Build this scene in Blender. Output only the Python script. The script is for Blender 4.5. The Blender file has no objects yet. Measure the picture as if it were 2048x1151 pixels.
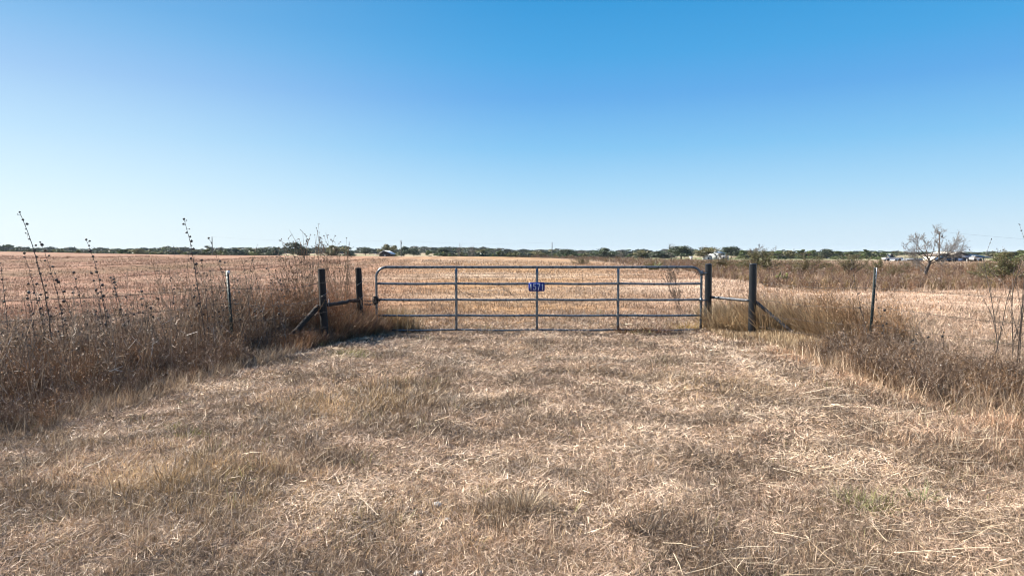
import bpy, math, random
import numpy as np
R = math.radians
rng = np.random.default_rng(11)
random.seed(5)

# ------------------------------------------------------------------ camera, sky, sun, exposure
SC = bpy.context.scene
COL = SC.collection
F = 1365.33            # focal length in photo pixels (24 mm on 36 mm)
HY = 506.0             # photo row of the horizon
CZ = 1.48
PITCH = math.atan((575.5 - HY) / F)
cd = bpy.data.cameras.new('camera'); cd.lens = 24; cd.sensor_width = 36; cd.clip_end = 9000; cd.clip_start = 0.05
cam = bpy.data.objects.new('camera', cd); COL.objects.link(cam)
cam.location = (0, 0, CZ); cam.rotation_euler = (R(90) - PITCH, 0, 0)
SC.camera = cam

EXPO = 1.55
SUN_AZ, SUN_EL = R(-72), R(41)       # azimuth measured from +Y towards +X
w = bpy.data.worlds.new('World'); SC.world = w; w.use_nodes = True
nt = w.node_tree; nt.nodes.clear()
sky = nt.nodes.new('ShaderNodeTexSky'); sky.sky_type = 'NISHITA'; sky.sun_disc = False
sky.sun_elevation = SUN_EL; sky.sun_rotation = SUN_AZ
sky.altitude = 150; sky.air_density = 1.0; sky.dust_density = 1.0; sky.ozone_density = 0.5
# clear winter sky: deep blue overhead paling to the horizon, whiter round the sun, laid over the physical sky
def nn(t, **k):
    x = nt.nodes.new(t)
    for a_, v_ in k.items(): setattr(x, a_, v_)
    return x
LN = nt.links.new
bg = nn('ShaderNodeBackground'); bg.inputs['Strength'].default_value = 0.10
ow = nn('ShaderNodeOutputWorld'); tcw = nn('ShaderNodeTexCoord'); sx = nn('ShaderNodeSeparateXYZ'); LN(tcw.outputs['Generated'], sx.inputs[0])
def srgb(c): return [(v / 255 / 12.92 if v < 10 else ((v / 255 + .055) / 1.055) ** 2.4) for v in c]
m4 = nn('ShaderNodeMath', operation='MULTIPLY'); m4.inputs[1].default_value = 2.0; LN(sx.outputs[2], m4.inputs[0])
rp = nn('ShaderNodeValToRGB'); LN(m4.outputs[0], rp.inputs[0])
stops = [(0.0, (212, 233, 248)), (.034, (201, 228, 247)), (.092, (165, 213, 245)), (.15, (126, 194, 240)), (.218, (92, 169, 232)), (.272, (66, 163, 226)), (.345, (38, 150, 216)), (.5, (32, 116, 188))]
el = rp.color_ramp.elements; el[0].position = 0; el[1].position = 1
for z_, c_ in stops[1:-1]: el.new(z_ * 2)
for e_, (z_, c_) in zip(el, stops): e_.position = z_ * 2; e_.color = (*srgb(c_), 1)
dt = nn('ShaderNodeVectorMath', operation='DOT_PRODUCT'); dt.inputs[1].default_value = (math.sin(SUN_AZ), math.cos(SUN_AZ), 0); LN(tcw.outputs['Generated'], dt.inputs[0])
g1 = nn('ShaderNodeMapRange', interpolation_type='SMOOTHSTEP'); g1.inputs[1].default_value = .22; g1.inputs[2].default_value = .98; g1.inputs[3].default_value = 0; g1.inputs[4].default_value = 1; LN(dt.outputs['Value'], g1.inputs[0])
g2 = nn('ShaderNodeMapRange'); g2.inputs[1].default_value = 0; g2.inputs[2].default_value = .30; g2.inputs[3].default_value = .80; g2.inputs[4].default_value = .17; LN(sx.outputs[2], g2.inputs[0])
gm = nn('ShaderNodeMath', operation='MULTIPLY'); LN(g1.outputs[0], gm.inputs[0]); LN(g2.outputs[0], gm.inputs[1])
mw = nn('ShaderNodeMix', data_type='RGBA'); LN(gm.outputs[0], mw.inputs[0]); LN(rp.outputs[0], mw.inputs[6]); mw.inputs[7].default_value = (.86, .97, 1, 1)
sc_ = nn('ShaderNodeVectorMath', operation='SCALE'); sc_.inputs['Scale'].default_value = 10 / 2 ** EXPO; LN(mw.outputs[2], sc_.inputs[0])
fm = nn('ShaderNodeMix', data_type='RGBA'); fm.inputs[0].default_value = .95; LN(sky.outputs[0], fm.inputs[6]); LN(sc_.outputs[0], fm.inputs[7])
LN(fm.outputs[2], bg.inputs[0]); LN(bg.outputs[0], ow.inputs[0])

sl = bpy.data.lights.new('sun', 'SUN'); sl.energy = 5.0; sl.angle = R(0.53); sl.color = (1.0, 0.93, 0.83)
so = bpy.data.objects.new('sun', sl); COL.objects.link(so)
# light travels along local -Z: aim it from the sun's place in the sky
so.rotation_euler = (R(90) - SUN_EL, 0, math.pi - SUN_AZ)
SC.view_settings.view_transform = 'Standard'; SC.view_settings.look = 'None'
SC.view_settings.exposure = EXPO; SC.view_settings.gamma = 1.0
SC.cycles.filter_width = 1.05; SC.cycles.max_bounces = 8; SC.cycles.transparent_max_bounces = 8

# ------------------------------------------------------------------ helpers
def at(px, py, d):
    "point at forward distance d seen at photo pixel px,py"
    u = (px - 1024) / F; v = (575.5 - py) / F
    k = d / (math.cos(PITCH) + v * math.sin(PITCH))
    return np.array([u * k, d, CZ + k * (-math.sin(PITCH) + v * math.cos(PITCH))])
def gx(px, d): return (px - 1024) / F * d

def vnoise(x, y, s, seed=0):
    x = np.asarray(x, float) / s + 913.7 + seed * 17.3; y = np.asarray(y, float) / s + 771.1 + seed * 31.9
    xi = np.floor(x).astype(np.int64); yi = np.floor(y).astype(np.int64)
    fx = x - xi; fy = y - yi
    fx = fx * fx * (3 - 2 * fx); fy = fy * fy * (3 - 2 * fy)
    def hsh(a, b):
        v = np.sin(a * 127.1 + b * 311.7 + seed * 74.7) * 43758.5453
        return v - np.floor(v)
    return (hsh(xi, yi) * (1 - fx) + hsh(xi + 1, yi) * fx) * (1 - fy) + (hsh(xi, yi + 1) * (1 - fx) + hsh(xi + 1, yi + 1) * fx) * fy
def fbm(x, y, s, seed=0, o=3):
    t = 0; a = 1; n = 0
    for k in range(o):
        t = t + a * vnoise(x, y, s / 2 ** k, seed + k * 5); n += a; a *= 0.5
    return t / n
def sst(a, b, x):
    t = np.clip((np.asarray(x, float) - a) / (b - a), 0, 1); return t * t * (3 - 2 * t)

CPX = [-600, 0, 200, 400, 600, 800, 1000, 1150, 1300, 1500, 2700]
CZS = [2.2, 1.79, 1.43, 1.07, 0.92, 0.82, 0.76, 0.30, -0.15, -0.30, -0.30]
def height(x, y):
    x = np.asarray(x, float); y = np.asarray(y, float)
    d = np.hypot(x, np.maximum(y, 0)) * 0.0 + np.maximum(y, 0.001)
    px = 1024 + F * x / np.maximum(d, 2.0)
    hc = np.interp(px, CPX, CZS)
    left = 1 - sst(1100, 1500, px)
    h = sst(24, 140, d) * hc
    h = h - sst(140, 235, d) * (left * (hc + 1.0) + (1 - left) * 0.65)
    h = h + sst(290, 470, d) * 1.2 + sst(470, 900, d) * (0.3 + 1.3 * left) * (0.5 + vnoise(x, y, 260, 3))
    # contour terraces in the hay field
    tw = sst(28, 45, y) * (1 - sst(100, 130, y))
    h = h + tw * (.34 * np.exp(-((x + 32 - .02 * (y - 55) + 2 * np.sin(y / 13.)) / 2.6) ** 2) + .26 * np.exp(-((x + 52 + 3 * np.sin(y / 17.)) / 3.0) ** 2) + .2 * np.exp(-((x + 19 + 2 * np.sin(y / 15.)) / 2.2) ** 2))
    near = 1 - sst(30, 80, d)
    h = h + near * (0.07 * (vnoise(x, y, 2.2, 1) - 0.5) + 0.05 * (vnoise(x, y, 0.55, 2) - 0.5) + 0.035 * (vnoise(x, y, 0.22, 12) - 0.5))
    h = h + (1 - near) * 0.10 * (vnoise(x, y, 14, 4) - 0.5)
    # two shallow wheel tracks through the gateway
    trk = np.exp(-((x + 0.45 - 0.03 * y) / 0.28) ** 2) + np.exp(-((x - 1.35 - 0.03 * y) / 0.28) ** 2)
    h = h - 0.05 * trk * (1 - sst(16, 22, d))
    return h
def hz(x, y): return float(height(np.array([x]), np.array([y]))[0])

def make_mesh(name, v, q, c=None, t=None):
    "v (N,3); q (M,4) quads; t (K,3) triangles; c (N,3) colours"
    me = bpy.data.meshes.new(name)
    v = np.ascontiguousarray(v, np.float32); nq = 0 if q is None else len(q); ntr = 0 if t is None else len(t)
    me.vertices.add(len(v)); me.vertices.foreach_set('co', v.ravel())
    li = np.concatenate([np.asarray(q, np.int32).ravel() if nq else np.zeros(0, np.int32), np.asarray(t, np.int32).ravel() if ntr else np.zeros(0, np.int32)])
    me.loops.add(len(li)); me.loops.foreach_set('vertex_index', li)
    me.polygons.add(nq + ntr)
    ls = np.concatenate([np.arange(nq) * 4, nq * 4 + np.arange(ntr) * 3]).astype(np.int32)
    me.polygons.foreach_set('loop_start', ls)
    me.update(calc_edges=True)
    if c is not None:
        a = me.attributes.new('col', 'FLOAT_COLOR', 'POINT')
        cc = np.ones((len(v), 4), np.float32); cc[:, :3] = c
        a.data.foreach_set('color', cc.ravel())
    return me

class MB:
    def __init__(s): s.v = []; s.q = []; s.t = []; s.c = []; s.n = 0; s.smooth = False
    def add(s, v, q=None, c=(.5, .5, .5), t=None):
        v = np.asarray(v, float).reshape(-1, 3)
        if q is not None and len(q): s.q.append(np.asarray(q).reshape(-1, 4) + s.n)
        if t is not None and len(t): s.t.append(np.asarray(t).reshape(-1, 3) + s.n)
        s.v.append(v); s.c.append(np.broadcast_to(np.asarray(c, float), v.shape)); s.n += len(v)
    def box(s, x0, x1, y0, y1, z0, z1, c=(.5, .5, .5)):
        v = [(x, y, z) for z in (z0, z1) for y in (y0, y1) for x in (x0, x1)]
        s.add(v, [(0, 2, 3, 1), (4, 5, 7, 6), (0, 1, 5, 4), (2, 6, 7, 3), (0, 4, 6, 2), (1, 3, 7, 5)], c)
    def tube(s, pts, rad, k=8, c=(.5, .5, .5), cap=True, ref=None):
        p = np.asarray(pts, float); n = len(p); rad = np.broadcast_to(np.asarray(rad, float), (n,))
        tg = np.gradient(p, axis=0); tg /= np.linalg.norm(tg, axis=1)[:, None] + 1e-12
        if ref is None: ref = np.array([0, 1, 0.]) if abs(tg[:, 1]).max() < 0.8 else np.array([0.13, 0.05, 1.0])
        u = np.cross(tg, ref); u /= np.linalg.norm(u, axis=1)[:, None] + 1e-12
        w_ = np.cross(tg, u)
        a = np.arange(k) * 2 * math.pi / k
        ring = p[:, None] + rad[:, None, None] * (np.cos(a)[None, :, None] * u[:, None] + np.sin(a)[None, :, None] * w_[:, None])
        i = np.arange(n - 1)[:, None] * k; j = np.arange(k)[None]; j2 = (j + 1) % k
        q = np.stack([i + j, i + j2, i + k + j2, i + k + j], -1).reshape(-1, 4)
        v = ring.reshape(-1, 3); tr = None
        if cap:
            v = np.vstack([v, p[0], p[-1]]); b = n * k
            jj = np.arange(k); tr = np.vstack([np.stack([np.full(k, b), (jj + 1) % k, jj], 1), np.stack([np.full(k, b + 1), (n - 1) * k + jj, (n - 1) * k + (jj + 1) % k], 1)])
        s.add(v, q, c, tr)
    def segs(s, p0, p1, r0, r1, c, k=3):
        "many straight tapered twigs at once"
        p0 = np.asarray(p0, float); p1 = np.asarray(p1, float); n = len(p0)
        if n == 0: return
        t = p1 - p0; t /= np.linalg.norm(t, axis=1)[:, None] + 1e-9
        ref = np.where(abs(t[:, 2:3]) > .9, np.array([[1., 0, 0]]), np.array([[0, 0, 1.]]))
        u = np.cross(t, ref); u /= np.linalg.norm(u, axis=1)[:, None] + 1e-9; w_ = np.cross(t, u)
        a = np.arange(k) * 2 * math.pi / k
        o = np.cos(a)[None, :, None] * u[:, None] + np.sin(a)[None, :, None] * w_[:, None]
        v = np.concatenate([p0[:, None] + o * np.asarray(r0).reshape(-1, 1, 1), p1[:, None] + o * np.asarray(r1).reshape(-1, 1, 1)], 1)
        b = (np.arange(n) * 2 * k)[:, None]; j = np.arange(k)[None]; j2 = (j + 1) % k
        q = np.stack([b + j, b + j2, b + k + j2, b + k + j], -1).reshape(-1, 4)
        c = np.asarray(c, float)
        if c.ndim == 2: c = np.repeat(c, 2 * k, 0)
        s.add(v.reshape(-1, 3), q, c)
    def mesh(s, name):
        me = make_mesh(name, np.vstack(s.v), np.vstack(s.q) if s.q else None, np.vstack(s.c), np.vstack(s.t) if s.t else None)
        if s.smooth: me.shade_smooth()
        return me
    def build(s, name, mat, parent=None, loc=None):
        me = s.mesh(name)
        if mat: me.materials.append(mat)
        return link(name, me, parent, loc)
def link(name, me, parent=None, loc=None):
    o = bpy.data.objects.new(name, me); COL.objects.link(o)
    if parent: o.parent = parent
    if loc is not None: o.location = loc
    return o
def thing(name, label, cat, loc=(0, 0, 0), group=None, rotz=0):
    o = bpy.data.objects.new(name, None); COL.objects.link(o); o.location = tuple(float(a) for a in loc); o.rotation_euler.z = rotz
    o.empty_display_size = 0.2
    return tag(o, label, cat, group)
def tag(o, label, cat=None, group=None):
    o['label'] = label
    if cat: o['category'] = cat
    if group: o['group'] = group
    return o
def stuff(o, label, cat):
    tag(o, label, cat); o['kind'] = 'stuff'; return o
def dup(root, loc, label=None, rotz=0, scale=(1, 1, 1), group=None):
    r = root.copy(); COL.objects.link(r); r.location = tuple(float(a) for a in loc); r.rotation_euler = (0, 0, rotz); r.scale = scale
    if label: r['label'] = label
    if group: r['group'] = group
    for ch in list(root.children):
        c = ch.copy(); COL.objects.link(c); c.parent = r
    return r

def blades(p, L, wd, head, tilt, bend, col, mb, colv=0.0, twist=None):
    "grass blades: two quads each"
    n = len(p); p = np.asarray(p, float)
    hd = np.stack([np.cos(head), np.sin(head), np.zeros(n)], 1)
    pr = np.stack([-np.sin(head), np.cos(head), np.zeros(n)], 1)
    t1 = tilt + bend * .25; t2 = tilt + bend * .75
    s1 = hd * np.sin(t1)[:, None] + np.array([0, 0, 1.]) * np.cos(t1)[:, None]
    s2 = hd * np.sin(t2)[:, None] + np.array([0, 0, 1.]) * np.cos(t2)[:, None]
    m = p + s1 * (L * .5)[:, None]; e = m + s2 * (L * .5)[:, None]
    tw = rng.uniform(-1.2, 1.2, n) if twist is None else twist
    nrm = np.cross(s1, pr)
    wv = pr * np.cos(tw)[:, None] + nrm * np.sin(tw)[:, None]
    h = (wd * .5)[:, None]
    v = np.stack([p - wv * h, p + wv * h, m - wv * h * .85, m + wv * h * .85, e - wv * h * .25, e + wv * h * .25], 1)
    b = (np.arange(n) * 6)[:, None]
    q = np.concatenate([b + np.array([[0, 1, 3, 2]]), b + np.array([[2, 3, 5, 4]])], 0)
    mb.add(v.reshape(-1, 3), q, np.repeat(np.clip(col, 0.01, 1), 6, 0))

# ------------------------------------------------------------------ materials
def mat_new(name):
    m = bpy.data.materials.new(name); m.use_nodes = True; n = m.node_tree.nodes; n.clear()
    return m, n, m.node_tree.links
def veg_mat(name, trans=0.3, gloss=0.06, rough=0.45, noise=0.0):
    m, n, l = mat_new(name)
    o = n.new('ShaderNodeOutputMaterial'); a = n.new('ShaderNodeAttribute'); a.attribute_name = 'col'
    d = n.new('ShaderNodeBsdfDiffuse'); t = n.new('ShaderNodeBsdfTranslucent'); g = n.new('ShaderNodeBsdfGlossy')
    g.inputs['Roughness'].default_value = rough; g.inputs['Color'].default_value = (.9, .9, .9, 1)
    src = a.outputs['Color']
    if noise:
        tc = n.new('ShaderNodeTexCoord'); nz = n.new('ShaderNodeTexNoise'); nz.inputs['Scale'].default_value = noise
        mr = n.new('ShaderNodeMapRange'); mr.inputs[1].default_value = .3; mr.inputs[2].default_value = .7; mr.inputs[3].default_value = .65; mr.inputs[4].default_value = 1.3
        mx = n.new('ShaderNodeVectorMath'); mx.operation = 'SCALE'
        l.new(tc.outputs['Object'], nz.inputs['Vector']); l.new(nz.outputs['Fac'], mr.inputs[0]); l.new(src, mx.inputs[0]); l.new(mr.outputs[0], mx.inputs['Scale'])
        src = mx.outputs[0]
    m1 = n.new('ShaderNodeMixShader'); m1.inputs[0].default_value = trans
    m2 = n.new('ShaderNodeMixShader'); m2.inputs[0].default_value = gloss
    l.new(src, d.inputs[0]); l.new(src, t.inputs[0]); l.new(d.outputs[0], m1.inputs[1]); l.new(t.outputs[0], m1.inputs[2])
    l.new(m1.outputs[0], m2.inputs[1]); l.new(g.outputs[0], m2.inputs[2]); l.new(m2.outputs[0], o.inputs[0])
    return m
def pmat(name, col, rough=.6, metal=0.0, nscale=0.0, namt=.3, bump=0.0, bscale=40, col2=None, stretch=(1, 1, 1), spec=None):
    m, n, l = mat_new(name)
    o = n.new('ShaderNodeOutputMaterial'); b = n.new('ShaderNodeBsdfPrincipled')
    b.inputs['Base Color'].default_value = (*col, 1); b.inputs['Roughness'].default_value = rough; b.inputs['Metallic'].default_value = metal
    if spec is not None: b.inputs['Specular IOR Level'].default_value = spec
    l.new(b.outputs[0], o.inputs[0])
    tc = n.new('ShaderNodeTexCoord'); mp = n.new('ShaderNodeMapping'); mp.inputs['Scale'].default_value = stretch
    l.new(tc.outputs['Object'], mp.inputs[0])
    if nscale:
        nz = n.new('ShaderNodeTexNoise'); nz.inputs['Scale'].default_value = nscale; nz.inputs['Detail'].default_value = 6
        cr = n.new('ShaderNodeValToRGB'); cr.color_ramp.elements[0].position = .3; cr.color_ramp.elements[1].position = .7
        c2 = col2 or tuple(c * (1 - namt) for c in col)
        cr.color_ramp.elements[0].color = (*c2, 1); cr.color_ramp.elements[1].color = (*col, 1)
        l.new(mp.outputs[0], nz.inputs['Vector']); l.new(nz.outputs['Fac'], cr.inputs[0]); l.new(cr.outputs[0], b.inputs['Base Color'])
        mr = n.new('ShaderNodeMapRange'); mr.inputs[3].default_value = max(.05, rough - .12); mr.inputs[4].default_value = min(1, rough + .15)
        l.new(nz.outputs['Fac'], mr.inputs[0]); l.new(mr.outputs[0], b.inputs['Roughness'])
    if bump:
        nb = n.new('ShaderNodeTexNoise'); nb.inputs['Scale'].default_value = bscale; nb.inputs['Detail'].default_value = 5
        bp = n.new('ShaderNodeBump'); bp.inputs['Strength'].default_value = bump; bp.inputs['Distance'].default_value = .01
        l.new(mp.outputs[0], nb.inputs['Vector']); l.new(nb.outputs['Fac'], bp.inputs['Height']); l.new(bp.outputs[0], b.inputs['Normal'])
    return m
M_GRASS = veg_mat('dry_grass_blades', .20, .035, .5)
M_TWIG = veg_mat('dead_twigs', .08, .03, .5)
M_LEAF = veg_mat('tree_foliage', .18, .04, .5)
M_BARK = veg_mat('bark', 0.0, .03, .6, noise=9)
M_GALV = pmat('galvanised_steel', (.165, .19, .21), .28, .55, 14, .35, .05, 90)
M_CREO = pmat('creosoted_wood', (.032, .025, .021), .85, 0, 7, .6, .9, 30, stretch=(6, 6, .7))
M_PIPE = pmat('black_painted_pipe', (.011, .013, .016), .34, .0, 9, .4, .15, 60)
M_BRACE = pmat('weathered_pipe', (.085, .095, .11), .45, .3, 20, .7, .3, 60, col2=(.025, .025, .028))
M_TPOST = pmat('green_post_paint', (.020, .030, .026), .5, .1, 20, .5, .2, 60)
M_WHITE = pmat('white_paint_lit_edge', (.75, .76, .78), .5, 0, 25, .2)
M_WIRE = pmat('rusted_wire', (.10, .075, .06), .6, .4, 30, .5)
M_CHAIN = pmat('rusty_chain', (.055, .045, .04), .55, .5, 40, .5)
M_BLUE = pmat('blue_sign_face', (.010, .035, .25), .35, 0, 6, .15)
M_DIGIT = pmat('white_reflective', (.80, .82, .85), .4)
M_STONE = pmat('pale_limestone', (.46, .44, .41), .9, 0, 20, .35, .6, 30)

# ------------------------------------------------------------------ ground
C = lambda *a: np.array(a, float)
GREY, TAN, GOLD, PALE, DARK, RED, GREEN = C(.285, .195, .135), C(.44, .305, .20), C(.45, .30, .15), C(.66, .53, .37), C(.11, .072, .045), C(.45, .265, .155), C(.17, .19, .05)
def mixc(a, b, t): return a + (b - a) * np.asarray(t)[..., None]

YL = [0, 3, 5.4, 7.1, 9.44, 11.2, 12.4, 13.2]; XL = [-4.9, -4.5, -4.05, -3.77, -3.28, -2.95, -2.35, -2.35]
YR = [0, 5, 5.9, 7.1, 10.4, 11.6, 13.2];       XR = [5.6, 4.75, 4.45, 4.05, 4.05, 3.65, 3.65]
def edge_l(y): return np.interp(y, YL, XL)
def edge_r(y): return np.interp(y, YR, XR)
# the strip of brush that was not mown, right of the hay field
YB = [20, 25, 28, 33, 52, 96, 140, 180, 230]; XB = [60, 14, 10.6, 11.6, 13.5, 15.0, 8, -3, -16]
def brushmask(x, y):
    xb = np.interp(y, YB, XB) + 1.6 * (vnoise(x, y, 4, 8) - .5)
    fr = 25 + 2.5 * vnoise(x, y, 5, 9)
    return (x > xb) & (y > fr)

def field_colour(x, y):
    "colour of mown hay stubble at a place"
    n1 = fbm(x, y * 2.2, 9, 21); n2 = fbm(x, y * 3.0, 2.4, 22); n3 = fbm(x, y, 26, 23)
    ctr = np.exp(-((x / np.maximum(y, 8)) / .20) ** 2)
    base = mixc(C(.34, .21, .145), C(.40, .245, .13), np.clip(ctr * 1.1, 0, 1))
    lf = sst(-.02, -.30, x / np.maximum(y, 8)) * (y > 14)
    base = base * mixc(C(.78, .79, .79), C(.70, .65, .64), lf)
    base = mixc(base, C(.40, .31, .23), sst(.45, .75, n1) * (.7 - .5 * lf))
    base = mixc(base, C(.17, .11, .07), sst(.50, .72, n2) * .75)
    rt = sst(3, 8, x) * (y < 40)
    base = mixc(base, C(.44, .32, .23), rt * .7)
    sk = (np.exp(-((x + 29.4 - .02 * (y - 55) + 2 * np.sin(y / 13.)) / 1.5) ** 2) + .7 * np.exp(-((x + 49 + 3 * np.sin(y / 17.)) / 1.8) ** 2) + .6 * np.exp(-((x + 17.3 + 2 * np.sin(y / 15.)) / 1.0) ** 2)) * sst(28, 40, y) * (1 - sst(90, 125, y)) * (.4 + vnoise(x, y, 7, 27))
    rows = np.sin((x + .10 * y + 1.2 * vnoise(x, y, 14, 28)) * 1.9) * (1 - sst(-12, -5, x)) * sst(18, 30, y)
    base = base * (1 + .16 * rows)[:, None]
    base = mixc(base, C(.15, .095, .055), np.clip(sk * .8, 0, .85))
    # swaths left by the mower
    ang = np.sin((y + .16 * x + 2.2 * vnoise(x, y, 18, 24)) * 1.45)
    base = base * (1 + (.17 - .10 * lf) * ang * sst(20, 40, y))[:, None]
    return base

def build_ground():
    def axis(lo, hi, n, k):
        t = np.linspace(-1, 1, n); s = np.sinh(k * t) / math.sinh(k); return np.where(s < 0, -lo * s, hi * s)
    xs = axis(-2600, 2600, 420, 7.6)
    t = np.linspace(0, 1, 520); ys = np.concatenate([[-60, -30, -14, -7, -3], 0.0 + 3600 * np.sinh(7.6 * t) / math.sinh(7.6)])
    # far sideways distances must widen with depth: spread columns with y
    Xg, Yg = np.meshgrid(xs, ys)
    Z = height(Xg.ravel(), Yg.ravel())
    x = Xg.ravel(); y = Yg.ravel()
    fc = field_colour(x, y)
    soil = mixc(C(.07, .048, .032), C(.15, .11, .075), fbm(x, y, .5, 31))
    fgd = 1 - sst(11.5, 17, y + 1.5 * (vnoise(x, y, 1.5, 33) - .5))
    col = mixc(fc, soil, fgd)
    bm = brushmask(x, y)
    col[bm] = mixc(C(.17, .115, .085), C(.24, .175, .115), fbm(x, y, 8, 35))[bm]
    far = sst(215, 250, y)
    fcol = mixc(C(.30, .235, .16), C(.17, .17, .09), sst(.4, .6, fbm(x, y * 2, 150, 41)))
    col = mixc(col, fcol, far)
    nx, ny = len(xs), len(ys)
    i = (np.arange(ny - 1)[:, None] * nx + np.arange(nx - 1)[None]).ravel()
    q = np.stack([i, i + 1, i + nx + 1, i + nx], 1)
    me = make_mesh('ground', np.stack([x, y, Z], 1), q, col)
    me.shade_smooth()
    m, n, l = mat_new('dry_pasture_soil')
    o = n.new('ShaderNodeOutputMaterial'); b = n.new('ShaderNodeBsdfPrincipled'); b.inputs['Roughness'].default_value = .95; b.inputs['Specular IOR Level'].default_value = .1
    a = n.new('ShaderNodeAttribute'); a.attribute_name = 'col'; tc = n.new('ShaderNodeTexCoord')
    def noise(scale, st, det=4):
        mp = n.new('ShaderNodeMapping'); mp.inputs['Scale'].default_value = st; nz = n.new('ShaderNodeTexNoise')
        nz.inputs['Scale'].default_value = scale; nz.inputs['Detail'].default_value = det
        l.new(tc.outputs['Object'], mp.inputs[0]); l.new(mp.outputs[0], nz.inputs['Vector']); return nz.outputs['Fac']
    n1 = noise(3.5, (1, 1, 1), 8); n2 = noise(.9, (.35, 1.6, 1), 8)
    ad = n.new('ShaderNodeMath'); ad.operation = 'ADD'; l.new(n1, ad.inputs[0]); l.new(n2, ad.inputs[1])
    mr = n.new('ShaderNodeMapRange'); mr.inputs[1].default_value = .65; mr.inputs[2].default_value = 1.35; mr.inputs[3].default_value = .45; mr.inputs[4].default_value = 1.5
    l.new(ad.outputs[0], mr.inputs[0])
    vm = n.new('ShaderNodeVectorMath'); vm.operation = 'SCALE'; l.new(a.outputs['Color'], vm.inputs[0]); l.new(mr.outputs[0], vm.inputs['Scale'])
    l.new(vm.outputs[0], b.inputs['Base Color'])
    bp = n.new('ShaderNodeBump'); bp.inputs['Strength'].default_value = .8; bp.inputs['Distance'].default_value = .06
    l.new(ad.outputs[0], bp.inputs['Height']); l.new(bp.outputs[0], b.inputs['Normal']); l.new(b.outputs[0], o.inputs[0])
    me.materials.append(m)
    o = link('ground', me); o['kind'] = 'structure'; o['label'] = 'gently rolling dry pasture ground reaching the horizon'
build_ground()

def sample(n, d0, d1, pw, side=.82):
    e = 2 - pw; u = rng.random(n)
    d = (d0 ** e + u * (d1 ** e - d0 ** e)) ** (1 / e)
    return rng.uniform(-1, 1, n) * (side * d + .5), d

# ------------------------------------------------------------------ foreground grass (stuff)
def goldmask(x, y):
    "patches of taller golden grass on the left of the track"
    a = np.exp(-(((x + 2.1) / .75) ** 2 + ((y - 4.35) / .55) ** 2)) + np.exp(-(((x + 1.55) / .75) ** 2 + ((y - 6.9) / 1.1) ** 2)) \
        + .5 * np.exp(-(((x + 3.0) / .7) ** 2 + ((y - 5.2) / .22) ** 2)) + .6 * np.exp(-(((x + .6) / 1.2) ** 2 + ((y - 3.9) / .5) ** 2)) + .6 * np.exp(-(((x - 2.4) / .8) ** 2 + ((y - 7.6) / .8) ** 2))
    return np.clip(a * (.55 + .9 * fbm(x, y, .7, 55)), 0, 1)
def redmask(x, y):
    e = edge_r(y)
    return .8 * np.exp(-((x - e + .12) / .26) ** 2) * sst(4.4, 5.0, y) * (.5 + vnoise(x, y, .6, 57)) + np.exp(-(((x - 4.0) / .9) ** 2 + ((y - 5.2) / .7) ** 2))
def inside(x, y):  # between the two banks, or beyond the gate
    return (x > edge_l(y) - .25) & (x < edge_r(y) + .3)

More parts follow.
